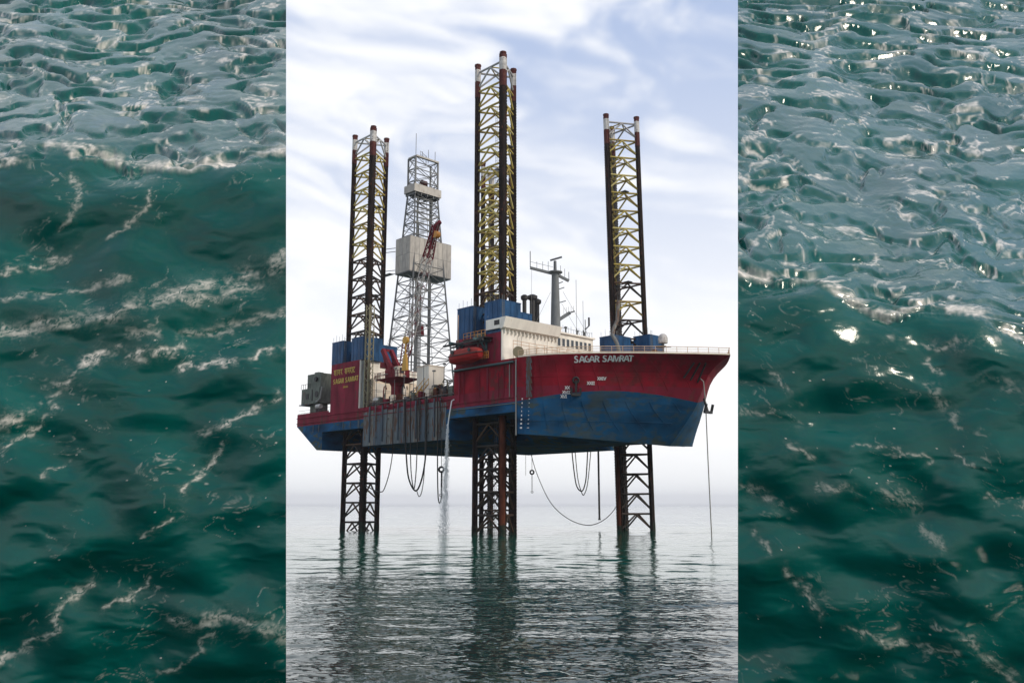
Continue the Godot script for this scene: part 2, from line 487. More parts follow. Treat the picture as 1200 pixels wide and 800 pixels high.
func bank(side: int, m: Material) -> void:
	var th := deg_to_rad(PITCH)
	var W := 420
	var H := 840
	var n_big := noise(1.0, 100 + side, 2)
	var n_warp := noise(1.0, 110 + side, 3)
	var n_chop := noise(1.0, 120 + side, 3)
	n_chop.fractal_gain = 0.38
	var n_fine := noise(1.0, 130 + side, 4)
	var n_foam := noise(1.0, 140 + side, 4)
	var n_mask := noise(1.0, 150 + side, 3)
	var v := PackedVector3Array()
	v.resize(W * H)
	var cols := PackedColorArray()
	cols.resize(W * H)
	var foam_sheen := PackedFloat32Array()  # cover of real froth plus sky sheen painted on the upper chop
	foam_sheen.resize(W * H)
	# line of the crest, [across, height mark]: below it stands the steep face, above it the back of the swell lies down and runs away
	var crest_pts := [[-300, 195], [0, 197], [40, 189], [70, 172], [84, 186], [120, 188], [150, 199], [200, 205], [240, 200], [285, 195], [335, 181], [380, 185]] if side < 0 else [[820, 325], [865, 326], [955, 330], [990, 352], [1040, 376], [1085, 366], [1130, 372], [1200, 402], [1500, 400]]
	var crest_at := func(x: float) -> float:
		for k in crest_pts.size() - 1:
			if x <= crest_pts[k + 1][0]:
				return lerpf(crest_pts[k][1], crest_pts[k + 1][1], clampf((x - crest_pts[k][0]) / (crest_pts[k + 1][0] - crest_pts[k][0]), 0.0, 1.0))
		return crest_pts[-1][1]
	var xcol := PackedFloat32Array(); var ccol := PackedFloat32Array()
	for i in W:
		var u := 1.42 * i / (W - 1)
		var x := 600.0 + side * (265.0 + 335.0 * u)
		xcol.append(x)
		ccol.append(crest_at.call(x) + 5.0 * n_warp.get_noise_1d(x * 0.02) + 3.0 * n_warp.get_noise_1d(x * 0.09))
	var soft := PackedFloat32Array()           # the swell itself follows the crest line only broadly
	for i in W:
		var sum := 0.0
		for e in range(-60, 61): sum += ccol[clampi(i + e, 0, W - 1)]
		soft.append(sum / 121.0)
	var pv := PackedFloat32Array()
	for j in H: pv.append(lerpf(890.0, -60.0, float(j) / (H - 1)))
	for i in W:
		var x := xcol[i]
		var crest := ccol[i]
		var r := 14.0                       # distance along the sight of each height mark
		for j in H:
			var yr := pv[j]
			var el := th + atan((400.0 - yr) / 1060.0)
			var up := crest - yr
			var lie := smoothstep(-40.0, 30.0, soft[i] - yr)
			var al := deg_to_rad(lerpf(lerpf(104.0, 80.0, smoothstep(800.0, 350.0, yr)), rad_to_deg(el) + (15.0 if side < 0 else 16.0), lie))
			if j > 0: r *= exp((pv[j - 1] - yr) / 1060.0 / tan(maxf(al - el, 0.15)))
			var above := smoothstep(-5.0, 6.0, up)
			var far := clampf(yr / 300.0, 0.0, 1.0)
			var sx := lerpf(64.0, 120.0, far)
			var sy := lerpf(7.0, 17.0, far)
			var wx := n_warp.get_noise_2d(x / 110.0, yr / 55.0)
			var wy := n_warp.get_noise_2d(x / 110.0 + 40.0, yr / 55.0)
			var qx := x / sx + wx * 0.45
			var qy := yr / sy + wy * 0.8 - side * x * 0.003
			var ch := n_chop.get_noise_2d(qx, qy)
			var fi := n_fine.get_noise_2d(x / 24.0 + wx, yr / 4.5 + ch)
			var roll := n_big.get_noise_2d(x / 190.0 + 9.0, yr / 120.0)
			var low := n_big.get_noise_2d(x / 95.0 + 5.0 - side * yr / 200.0, yr / 42.0 + wx * 0.5)
			var big := r / 40.0
			var hgt := roll * 0.7 * big * (1.0 - above * 0.5)
			hgt += above * big * ((0.5 - absf(ch)) * 0.26 + ch * 0.31 + fi * 0.010)
			hgt += (1.0 - above) * big * (low * 0.07 + fi * 0.004)
			var nrm := Vector3(0, cos(al), sin(al))
			var pos := Vector3(0, EYE + r * sin(el), -r * cos(el)) + nrm * hgt
			pos.x = (x - 600.0) / 1060.0 * (-pos.z * cos(th) + (pos.y - EYE) * sin(th))
			v[j * W + i] = pos
			# torn wisps of foam on the steep face, drawn out along a slant
			var rx := x * 0.86 + side * yr * 0.50
			var ry := yr * 0.86 - side * x * 0.50
			var wv := n_foam.get_noise_2d(rx / 95.0 + wx * 0.9, ry / 34.0 + wy * 0.8)
			var torn := smoothstep(-0.35, 0.35, n_fine.get_noise_2d(rx / 24.0 + wx, ry / 9.0 + wy))
			var where := smoothstep(-0.02, 0.40, n_mask.get_noise_2d(x / 120.0 + 3.0, yr / 90.0 + 7.0))
			var wisp := pow(clampf(1.0 - absf(wv) * 11.0, 0.0, 1.0), 2.0) * torn * where * (0.3 if side < 0 else 0.2)
			# broken foam along the lip; pale threads above it paint the sky sheen
			var part_ := smoothstep(-0.25, 0.40, n_mask.get_noise_2d(x / 75.0, yr / 24.0) + fi * 0.5)
			var sheen_thread := pow(clampf(1.0 - absf(n_foam.get_noise_2d(x / lerpf(58.0, 90.0, far) + wx * 0.8, yr / lerpf(6.0, 12.0, far) + ch * 0.7)) * 5.5, 0.0, 1.0), 1.6) * smoothstep(-0.1, 0.35, n_mask.get_noise_2d(x / 60.0 + 5.0, yr / 26.0) + fi * 0.4)
			var cap := clampf(0.85 * sheen_thread + 0.75 * part_ * exp(-pow((up - 5.0) / 6.0, 2.0)), 0.0, 1.0)
			foam_sheen[j * W + i] = lerpf(wisp, cap * str_lace2(n_fine, x, yr), above)
	# larger torn streaks of foam on the wall: points, half width, cover
	var streaks := [
		[[[0, 500], [40, 480], [70, 455], [105, 420], [120, 412], [150, 418], [210, 408]], 9.0, 0.85], [[[0, 525], [45, 500], [65, 475]], 6.0, 0.6],
		[[[210, 430], [260, 425], [300, 420], [335, 405]], 6.0, 0.75], [[[215, 575], [245, 545], [262, 518]], 6.0, 0.8], [[[232, 510], [265, 497], [325, 463]], 5.0, 0.65],
		[[[165, 628], [210, 603]], 5.0, 0.65], [[[0, 780], [45, 750], [68, 735], [65, 715], [108, 685]], 8.0, 0.65], [[[120, 712], [160, 698], [175, 680]], 5.0, 0.7],
		[[[205, 730], [270, 720], [335, 742]], 12.0, 0.45], [[[175, 800], [220, 770], [250, 740]], 5.0, 0.45], [[[125, 283], [160, 262], [178, 232]], 5.0, 0.5],
		[[[70, 270], [95, 245], [85, 205]], 6.0, 0.4], [[[0, 388], [120, 375], [220, 340], [335, 310]], 14.0, 0.55], [[[0, 315], [40, 310], [90, 290]], 6.0, 0.55],
		[[[190, 355], [240, 350], [300, 330], [330, 300]], 9.0, 0.55], [[[0, 350], [60, 345], [150, 330]], 7.0, 0.4], [[[50, 555], [80, 540]], 4.0, 0.5], [[[150, 395], [250, 385], [335, 360]], 8.0, 0.4]
	] if side < 0 else [
		[[[905, 440], [935, 470]], 6.0, 0.5], [[[925, 525], [955, 535]], 7.0, 0.55], [[[1000, 520], [1035, 525], [1090, 540]], 4.0, 0.55], [[[1085, 420], [1100, 435]], 5.0, 0.65],
		[[[1090, 450], [1125, 500]], 9.0, 0.32], [[[1118, 535], [1140, 548]], 5.0, 0.55], [[[1155, 580], [1175, 592], [1200, 592]], 4.0, 0.6], [[[865, 565], [900, 580], [930, 595]], 8.0, 0.5],
		[[[960, 570], [1000, 575]], 8.0, 0.45], [[[1035, 575], [1070, 590]], 10.0, 0.4], [[[885, 625], [900, 645]], 5.0, 0.42], [[[920, 665], [945, 690], [962, 718]], 6.0, 0.65],
		[[[990, 730], [1040, 755], [1120, 765]], 5.0, 0.5], [[[1095, 730], [1130, 742]], 4.0, 0.75], [[[1135, 745], [1160, 775], [1190, 800]], 8.0, 0.5], [[[1080, 620], [1110, 640]], 9.0, 0.28],
		[[[865, 480], [905, 482]], 4.0, 0.35], [[[1200, 460], [1150, 440]], 9.0, 0.25], [[[1040, 395], [1100, 405], [1170, 402]], 7.0, 0.6]
	]
	for k in streaks:
		var box := Rect2(k[0][0][0], k[0][0][1], 0, 0)
		for q in k[0]: box = box.expand(Vector2(q[0], q[1]))
		box = box.grow(k[1] * 2.5)
		for j in H:
			if pv[j] < box.position.y or pv[j] > box.end.y: continue
			for i in W:
				var x := xcol[i]
				if x < box.position.x or x > box.end.x: continue
				var p := Vector2(x + 9.0 * n_warp.get_noise_2d(x / 30.0, pv[j] / 20.0), pv[j] + 9.0 * n_warp.get_noise_2d(x / 30.0 + 70.0, pv[j] / 20.0))
				var best := 1e9
				for e in k[0].size() - 1:
					var g := Geometry2D.get_closest_point_to_segment(p, Vector2(k[0][e][0], k[0][e][1]), Vector2(k[0][e + 1][0], k[0][e + 1][1]))
					best = minf(best, g.distance_to(p))
				if best > k[1] * 2.2: continue
				var rx := x * 0.86 + side * pv[j] * 0.50
				var ry := pv[j] * 0.86 - side * x * 0.50
				var wp := n_warp.get_noise_2d(x / 18.0 + 11.0, pv[j] / 14.0)
				var fib := smoothstep(-0.55, 0.30, n_fine.get_noise_2d(rx / 20.0 + wp, ry / 5.5 + wp * 1.5)) * smoothstep(-0.55, 0.10, n_foam.get_noise_2d(rx / 34.0, ry / 30.0))
				var core := pow(clampf(1.0 - best / (k[1] * 0.75), 0.0, 1.0), 1.2)
				var halo := pow(clampf(1.0 - best / (k[1] * 2.2), 0.0, 1.0), 2.0) * (0.35 + 0.5 * str_lace(n_fine, x, pv[j]))
				var f: float = k[2] * (0.85 if side < 0 else 0.65) * (core * fib + halo * 0.42 * fib)
				foam_sheen[j * W + i] = maxf(foam_sheen[j * W + i], f)
	# flecks of foam
	for k in 110:
		var i := rng.randi_range(2, W - 3)
		var j := rng.randi_range(20, H - 4)
		if pv[j] < ccol[i] + 20.0: continue
		var c := rng.randf_range(0.25, 0.8)
		foam_sheen[j * W + i] = maxf(foam_sheen[j * W + i], c)
		if rng.randf() < 0.5: foam_sheen[j * W + i + 1] = maxf(foam_sheen[j * W + i + 1], c * 0.8)
	for j in H:
		for i in W:
			var k := 1.0 + 0.25 * n_mask.get_noise_2d(xcol[i] / 170.0 + 20.0, pv[j] / 130.0)
			var teal := Color(0.0022 * k, 0.074 * k, 0.063 * k)
			cols[j * W + i] = teal.lerp(Color(0.86, 0.77, 0.68), clampf(foam_sheen[j * W + i], 0.0, 1.0))
	var o := MeshInstance3D.new()
	o.name = numbered("sea_swell")
	o.mesh = grid_mesh(v, W, H, m, cols, Vector3(0, 0.5, 1))
	add_child(o)
	tag(o, "steep teal swell with pale froth and painted sheen on the left of the rig" if side < 0 else "darker steep teal swell with pale chop on the right of the rig", "sea", "", "structure")
	# body of the swell behind its surface
	var b := Shape.new()
	var prev := []
	var zb := minf(v[(H - 1) * W].z, v[H * W - 1].z) - 6.0
	for j in range(0, H, 21):
		var row := []
		for i in [0, W - 1]:
			var p := v[j * W + i]
			var grow := (-zb * cos(th) + (p.y - EYE) * sin(th)) / (-p.z * cos(th) + (p.y - EYE) * sin(th))
			row.append(p + Vector3(side * 0.03, 0, -0.05)); row.append(Vector3(p.x * grow + side * 1.0, p.y, zb))
		if prev.size() > 0:
			b.face(prev[0], prev[1], row[1], row[0], (prev[2] + row[3]) * 0.5)
			b.face(prev[2], prev[3], row[3], row[2], (prev[0] + row[1]) * 0.5)
			b.face(prev[1], prev[3], row[3], row[1], prev[0])
		prev = row
	b.face(prev[0], prev[1], prev[3], prev[2], prev[0] - Vector3(0, 5, 0))
	part("swell_body", b, plain(Color(0.006, 0.055, 0.052), 0.3), o)

# ------------------------------------------------------------------ hull
const SB := -5.0
const MID := 19.9
const HALF := 24.9
const KEEL := 17.7
const WELL := 21.7
const PAINT := 23.5
const MAIN := 26.0
const FORE := 31.3

func stem(y: float) -> float:
	var ys := [16.3, 19.2, 22.2, 24.0, 27.0, 28.3, 29.5, 30.5, 31.3]
	var vs := [25.2, 27.9, 30.5, 31.6, 33.1, 33.9, 35.2, 36.8, 38.5]
	for k in 8:
		if y <= ys[k + 1]:
			return lerpf(vs[k], vs[k + 1], (y - ys[k]) / (ys[k + 1] - ys[k]))
	return vs[8]

func half_breadth(a: float, y: float) -> float:
	var t := clampf((a - 10.8) / (stem(y) - 10.8), 0.0, 1.0)
	var f := clampf((y - KEEL) / (FORE - KEEL), 0.0, 1.0)
	return HALF * maxf(0.0, 1.0 - pow(t, lerpf(1.5, 1.64, f)))

func stern(y: float) -> float:
	return -63.5 if y >= PAINT else lerpf(-54.6, -63.5, (y - KEEL) / (PAINT - KEEL))

# one side of the bow from shoulder to stem at height y: [a, b]
func bow_side(y: float, s: int) -> Array:
	var out := []
	var k := 26
	for i in k + 1:
		var t := 1.0 - pow(1.0 - float(i) / k, 1.8)
		# the paint line and the knuckle above it rise towards the middle of the bow
		var rise := 1.6 * sin(PI * pow(t, 1.3)) * clampf(1.0 - absf(y - PAINT) / (PAINT - WELL if y < PAINT else MAIN - PAINT), 0.0, 1.0)
		var ye := y + rise - 1.7 * pow(t, 1.2) * clampf(1.0 - (y - KEEL) / 2.4, 0.0, 1.0)
		var a := lerpf(10.8, stem(ye), t)
		out.append([a, MID - s * half_breadth(a, ye), ye])
	return out

func outline(y: float, wells: bool, aft := -1000.0) -> Array:
	var st := stern(y) if aft < -900.0 else aft
	var pb := MID + HALF
	var p := [[st, SB]]
	if wells:
		p += [[-52.5, SB], [-52.5, 7.0], [-36.5, 7.0], [-36.5, SB], [-8.0, SB], [-8.0, 7.0], [10.1, 7.0], [10.1, SB]]
	var r := bow_side(y, 1)
	p += r
	var l := bow_side(y, -1)
	l.reverse()
	p += l.slice(1)
	if wells:
		p += [[10.1, pb], [10.1, 32.8], [-8.0, 32.8], [-8.0, pb], [-36.5, pb], [-36.5, 32.8], [-52.5, 32.8], [-52.5, pb]]
	p.append([st, pb])
	return p

func shell(ys: Array, wells: bool, s: Shape, aft := -1000.0, bottom := false, top := false) -> void:
	var prev := []
	for y in ys:
		var o := outline(y, wells, aft)
		var cur := []
		for q in o: cur.append(L(q[0], q[1], q[2] if q.size() > 2 else y))
		if prev.size() > 0:
			for i in cur.size():
				var k := (i + 1) % cur.size()
				var e: Vector3 = cur[k] - cur[i]
				if e.length() < 0.001: continue
				var nn: Vector3 = e.cross(prev[i] - cur[i]).normalized()
				if nn.length() < 0.5: nn = e.cross(Vector3.DOWN).normalized()
				s.quad(prev[i], prev[k], cur[k], cur[i], -nn if nn.dot(e.cross(Vector3.UP)) > 0.0 else nn)
		prev = cur
	for cap in [[bottom, ys[0], Vector3.DOWN], [top, ys[-1], Vector3.UP]]:
		if cap[0]:
			var o := outline(cap[1], wells, aft)
			var poly := PackedVector2Array()
			var hs := PackedFloat32Array()
			for q in o:
				var w := Vector2(q[0], q[1])
				if poly.size() == 0 or poly[poly.size() - 1].distance_to(w) > 0.01:
					poly.append(w)
					hs.append(q[2] if q.size() > 2 else cap[1])
			var ix := Geometry2D.triangulate_polygon(poly)
			for i in range(0, ix.size(), 3):
				var t := []
				for j in 3: t.append(L(poly[ix[i + j]].x, poly[ix[i + j]].y, hs[ix[i + j]]))
				s.tri(t[0], t[1], t[2], cap[2])

func make_rig() -> void:
	var rig := thing("drilling_rig", Vector3.ZERO, "red and blue jack-up drilling ship hull raised above the sea on lattice legs", "drilling rig")
	var s := Shape.new()
	shell([KEEL, 18.6, 20.0, WELL], true, s)
	var inner := [Shape.new(), Shape.new(), Shape.new(), Shape.new()]
	var outer := Shape.new()
	for i in range(0, s.v.size(), 3):
		var mid := (s.v[i] + s.v[i + 1] + s.v[i + 2]) / 3.0
		var in_well: bool = absf(absf(-mid.z - MID) - HALF) > 0.01 and ((mid.x > -52.6 and mid.x < -36.4) or (mid.x > -8.1 and mid.x < 10.2))
		var q: Shape = inner[(0 if mid.x < -20.0 else 1) + (0 if -mid.z < MID else 2)] if in_well else outer
		q.v.append(s.v[i]); q.v.append(s.v[i + 1]); q.v.append(s.v[i + 2])
		for j in 3: q.n.append(s.n[i + j])
	shell([WELL, 22.6, PAINT], false, outer)
	part("hull_lower_shell", outer, M.blue, rig)
	for q in inner: part("leg_well_lining", q, M.bottom, rig)
	s = Shape.new()
	shell([KEEL, WELL], true, s, -1000.0, true, false)
	var bt := Shape.new()
	for i in range(0, s.v.size(), 3):
		if s.n[i].y < -0.9: bt.tri(s.v[i] - Vector3(0, 0.004, 0), s.v[i + 1] - Vector3(0, 0.004, 0), s.v[i + 2] - Vector3(0, 0.004, 0), Vector3.DOWN)
	part("hull_bottom", bt, M.bottom, rig)
	# roofs of the four leg wells
	for w in [[-52.5, -36.5, SB, 7.0], [-8.0, 10.1, SB, 7.0], [-52.5, -36.5, 32.8, 44.8], [-8.0, 10.1, 32.8, 44.8]]:
		block("well_roof", rig, L(w[0] + 0.02, w[3] - 0.02, WELL - 0.05), L(w[1] - 0.02, w[2] + 0.02, WELL + 0.3), M.bottom)
	s = Shape.new()
	shell([PAINT, 24.7, MAIN], false, s)
	part("hull_topside", s, M.red_side, rig)
	s = Shape.new()
	shell([PAINT, MAIN], false, s, -1000.0, false, true)
	bt = Shape.new()
	for i in range(0, s.v.size(), 3):
		if s.n[i].y > 0.9: bt.tri(s.v[i], s.v[i + 1], s.v[i + 2], Vector3.UP)
	part("main_deck", bt, M.deck, rig)
	s = Shape.new()
	shell([MAIN, 27.0, 28.3, 29.5, 30.1, 30.5, 30.9, FORE], false, s, -6.8, false, true)
	var red := Shape.new(); bt = Shape.new()
	for i in range(0, s.v.size(), 3):
		var q := bt if s.n[i].y > 0.9 else red
		q.tri(s.v[i], s.v[i + 1], s.v[i + 2], s.n[i])
	part("forecastle_shell", red, M.red, rig)
	part("forecastle_deck", bt, M.deck, rig)
	# belt rails along the side and at the deck edges
	for e in [[-63.5, -6.8, 25.35, 0.18], [-63.5, -6.8, 24.1, 0.14], [-6.8, 10.6, 24.35, 0.22], [-6.8, 10.6, 23.2, 0.12]]:
		var q := Shape.new()
		q.beam(L(e[0], SB - 0.09, e[2]), L(e[1], SB - 0.09, e[2]), 0.18, e[3])
		part("rubbing_strake", q, M.red_side if e[2] > PAINT else M.steel[1], rig)
	# weathered side plating amidships: single plates, each with its own tone
	var a := -36.4
	var k := 0
	while a < -9.2:
		var w: float = [2.2, 1.5, 2.8, 1.9, 2.4][k % 5]
		var mats := [M.grey_a, M.grey_c, M.grey_b, M.grey_a, M.grey_c, M.grey_a, M.grey_b]
		var e := minf(a + w, -8.9)
		var top: float = [24.9, 25.1, 24.6, 25.0, 24.8][k % 5]
		if a > -18.0: top += 0.3
		block("side_plate", rig, L(a + 0.03, SB - 0.003, 17.75), L(e - 0.03, SB - 0.05 - 0.03 * (k % 2), top), mats[k % 7])
		a = e
		k += 1
		if e > -8.95: break
	for q in [[-34.0, 0.25], [-29.4, 0.2], [-24.0, 0.2], [-18.2, 0.3], [-15.2, 0.2], [-12.4, 0.25]]:
		block("side_fender", rig, L(q[0], SB - 0.1, 18.4), L(q[0] + q[1], SB - 0.4, 25.9), M.grey_b)
	for q in [[-60.6, 1.6], [-56.4, 0.25], [-54.0, 0.2], [-47.3, 2.4], [-44.2, 0.22], [-41.4, 0.22], [-38.5, 0.6]]:
		block("side_frame", rig, L(q[0], SB - 0.003, 21.75), L(q[0] + q[1], SB - 0.12, 23.4), [M.blue, M.grey_b][int(q[1] < 1.0)])
	# vertical frames of the red forward block, shelf and gutter pipes
	for q in [[-5.3, 0.35], [2.6, 0.4], [9.5, 0.3]]:
		block("side_frame", rig, L(q[0], SB - 0.003, 24.5), L(q[0] + q[1], SB - 0.16, 30.4), M.red_side)
	block("boat_deck_shelf", rig, L(-6.6, SB + 0.1, 30.45), L(9.9, SB - 0.75, 30.75), M.teal)
	for q in [[10.35, 17.5, 31.0, 0.14], [8.7, 24.4, 30.4, 0.09]]:
		strut("drain_pipe", rig, L(q[0], SB - 0.12, q[1]), L(q[0], SB - 0.12, q[2]), q[3], M.steel[2])
	# stiff rust stain plates below the hawse
	var stain := Shape.new()
	for i in 6:
		var y0 := 24.0 + i * 1.2
		stain.hexa([L(12.6, -4.87, y0), L(13.9, -4.66, y0), L(13.9, -4.6, y0), L(12.6, -4.8, y0), L(12.8, -4.9, y0 + 1.2), L(13.6, -4.76, y0 + 1.2), L(13.6, -4.7, y0 + 1.2), L(12.8, -4.8, y0 + 1.2)])
	part("chafing_plate", stain, M.grey_b, rig)
	make_piping(rig)
	make_rails(rig)
	make_jackhouses(rig)
	make_deckhouses(rig)
	for i in 9:
		var aa := 12.6 + i * 2.35
		for half in [[18.4, 23.4, M.blue], [25.4, 30.6, M.red]]:
			var pts := []
			for j in 7:
				var y := lerpf(half[0], half[1], j / 6.0)
				if aa < stem(y) - 0.8: pts.append(bow_frame(aa, y, 0.01).origin)
			if pts.size() > 2:
				var q := Shape.new()
				q.path(pts, 0.05, 5)
				part("plate_seam", q, half[2], rig)
	for y in [19.9, 27.6]:
		var pts := []
		for j in 24: pts.append(bow_frame(lerpf(11.2, stem(y) - 1.2, j / 23.0), y, 0.01).origin)
		var q := Shape.new()
		q.path(pts, 0.05, 5)
		part("plate_seam", q, M.blue if y < 22.0 else M.red, rig)
	make_lettering(rig)

func bow_frame(a: float, y: float, lift: float, w := 0.2, t := 0.25) -> Transform3D:   # frame on the starboard bow shell: x aft to fore, z outwards
	var p := L(a, MID - half_breadth(a, y), y)
	var px := L(a + w * 0.75, MID - half_breadth(a + w * 0.75, y), y)
	var pyy := L(a, MID - half_breadth(a, y + t), y + t)
	var x := (px - p).normalized()
	var z := x.cross(pyy - p).normalized()
	return Transform3D(Basis(x, z.cross(x).normalized(), z), p + z * lift)

func make_lettering(rig: Node3D) -> void:
	var font := SystemFont.new()
	font.font_names = PackedStringArray(["Droid Sans"])
	font.font_weight = 700
	var name_board := empty("bow_name", rig)
	var a := 19.7
	for c in "SAGAR SAMRAT":
		var wide := 0.87
		if c == " ": wide = 0.62
		elif c == "M": wide = 1.14
		var f := bow_frame(a, 29.45 + (a - 19.7) * 0.045, 0.06, wide, 1.2)
		if c != " ": letter(c, font, 1.22, M.letter, name_board, f, 0.0)
		a += f.basis.x.x * wide
	for q in [["XXIV", 21.95, 26.7], ["XXII", 20.65, 25.9], ["XX", 17.9, 25.1], ["XVIII", 17.5, 24.3], ["XVI", 17.2, 23.6]]:
		var marks := empty("draught_mark", rig)
		var aa: float = q[1]
		for c in q[0]:
			var f := bow_frame(aa, q[2], 0.06, 0.4, 0.6)
			letter(c, font, 0.58, M.letter, marks, f, 0.06)
			aa += f.basis.x.x * (0.26 if c == "I" else 0.42)
	for i in 8:
		for j in 2:
			slab("draught_tick", rig, L(11.3 + j * 1.6 + 0.1 * i, -5.02 + j * 0.16, 18.6 + i * 0.72), L(11.75 + j * 1.6, -5.1 + j * 0.16, 18.68 + i * 0.72 + (0.2 if j == 0 else 0.02)), M.letter)
	# block letters on the aft jack house, upper line in Devanagari strokes
	var board := empty("stern_name", rig)
	var x := -48.9
	for c in "SAGAR SAMRAT":
		if c != " ":
			var f := Transform3D(Basis(), L(x + 0.3, SB - 0.06, 31.7 + 0.0 * x))
			letter(c, font, 1.1, M.letter_gold, board, f, -0.12)
		x += 0.5 if c == " " else 0.86
	for q in [[-44.6, "O"], [-44.1, "N"], [-43.5, "G"], [-43.0, "C"]]:
		letter(q[1], font, 0.42, M.letter_gold, board, Transform3D(Basis(), L(q[0], SB - 0.06, 30.75)), 0.05)
	# सागर सम्राट drawn as strokes: [x0, y0, x1, y1] in letter units
	var sa := [[0.0, 0.35, 0.25, 0.55], [0.25, 0.55, 0.25, 0.95], [0.25, 0.55, 0.6, 0.5], [0.05, 0.7, 0.25, 0.95], [0.1, 0.4, 0.35, 0.05], [0.6, 0.0, 0.6, 1.0]]
	var bar := [[0.15, 0.0, 0.15, 1.0]]
	var ga := [[0.1, 0.4, 0.25, 0.3], [0.25, 0.3, 0.25, 1.0], [0.55, 0.0, 0.55, 1.0]]
	var ra := [[0.1, 0.95, 0.35, 0.85], [0.35, 0.85, 0.2, 0.5], [0.2, 0.5, 0.05, 0.5], [0.2, 0.5, 0.5, 0.0]]
	var ma := [[0.05, 0.4, 0.2, 0.35], [0.2, 0.35, 0.2, 1.0], [0.2, 0.45, 0.55, 0.45], [0.55, 0.0, 0.55, 1.0]]
	var ta := [[0.3, 1.0, 0.3, 0.75], [0.3, 0.75, 0.1, 0.55], [0.1, 0.55, 0.1, 0.25], [0.1, 0.25, 0.3, 0.05], [0.3, 0.05, 0.5, 0.15]]
	x = -48.4
	for g in [[sa, 0.72], [bar, 0.3], [ga, 0.68], [ra, 0.62], [null, 0.45], [sa, 0.66], [ma, 0.62], [ra, 0.5], [bar, 0.3], [ta, 0.6]]:
		if g[0] != null:
			var sh := Shape.new()
			for q in g[0]:
				sh.beam(Vector3(q[0] * 1.25, q[1] * 1.15, 0), Vector3(q[2] * 1.25, q[3] * 1.15, 0), 0.06, 0.17)
			sh.beam(Vector3(-0.08, 1.15, 0), Vector3(g[1] * 1.25, 1.15, 0), 0.06, 0.17)
			part("letter", sh, M.letter_gold, board, L(x, SB - 0.06, 34.0))
		x += g[1] * 1.55

func letter(c: String, font: Font, tall: float, mat: Material, parent: Node, f: Transform3D, bold: float) -> void:
	var t := TextMesh.new()
	t.text = c
	t.font = font
	t.font_size = 64
	t.pixel_size = tall / 46.0
	t.depth = 0.05
	t.horizontal_alignment = HORIZONTAL_ALIGNMENT_LEFT
	t.vertical_alignment = VERTICAL_ALIGNMENT_BOTTOM
	t.material = mat
	var o := MeshInstance3D.new()
	o.name = "letter"
	o.mesh = t
	var wide := 1.0 + bold * 0.9
	o.transform = f * Transform3D(Basis().scaled(Vector3(wide, 1, 1)), Vector3.ZERO)
	parent.add_child(o, true)

func make_piping(rig: Node3D) -> void:
	var pg := empty("deck_piping", rig)
	for i in 5:
		var b := -4.5 + i * 0.42
		strut("pipe_run", pg, L(-36.0, b, MAIN + 0.5 + 0.25 * (i % 2)), L(-7.0, b, MAIN + 0.5 + 0.25 * (i % 2)), 0.13 - 0.01 * i, [M.steel[0], M.chord_rust, M.steel[2], M.amber, M.steel[1]][i])
	for i in 34:
		var a := -35.8 + i * 0.84 + rng.randf_range(-0.3, 0.3)
		var b := rng.randf_range(-4.6, 3.0)
		var h := rng.randf_range(1.4, 4.6)
		var mat: Material = [M.steel[0], M.steel[1], M.chord_rust, M.khaki[0], M.crane_red, M.black, M.amber][rng.randi() % 7]
		var q := Shape.new()
		var turn := Vector3(rng.randf_range(-0.7, 0.7), 0, rng.randf_range(-0.6, 0.6))
		var p := L(a, b, MAIN)
		q.path([p, p + Vector3(0, h * 0.7, 0), p + Vector3(0, h * 0.93, 0) + turn * 0.3, p + Vector3(0, h, 0) + turn, p + Vector3(0, h * 0.8, 0) + turn * 1.5], rng.randf_range(0.07, 0.17), 7)
		part("vent_pipe", q, mat, pg)
	for i in 12:
		var a := -35.0 + i * 2.35
		block("valve_box", pg, L(a, -3.6, MAIN), L(a + rng.randf_range(0.5, 1.3), -4.4, MAIN + rng.randf_range(0.8, 2.2)), [M.grey_a, M.machine, M.red_side, M.cream, M.chord_rust][i % 5])
	for i in 8:
		var a := -33.0 + i * 3.2
		strut("lamp_post", pg, L(a, -4.3, MAIN), L(a, -4.3, MAIN + 5.4 + (i % 3)), 0.06, M.steel[1])
		slab("lamp_box", pg, L(a - 0.25, -4.0, MAIN + 5.4 + (i % 3)), L(a + 0.25, -4.5, MAIN + 5.7 + (i % 3)), M.steel[2])
	# pipes and dents on the forward red block and rust bleeding strakes under the deck edge
	for q in [[-3.8, 24.6, 30.3], [0.6, 25.0, 30.3], [5.8, 24.6, 29.0], [7.2, 24.4, 30.3]]:
		strut("service_pipe", pg, L(q[0], SB - 0.1, q[1]), L(q[0], SB - 0.1, q[2]), 0.07, M.red_side)

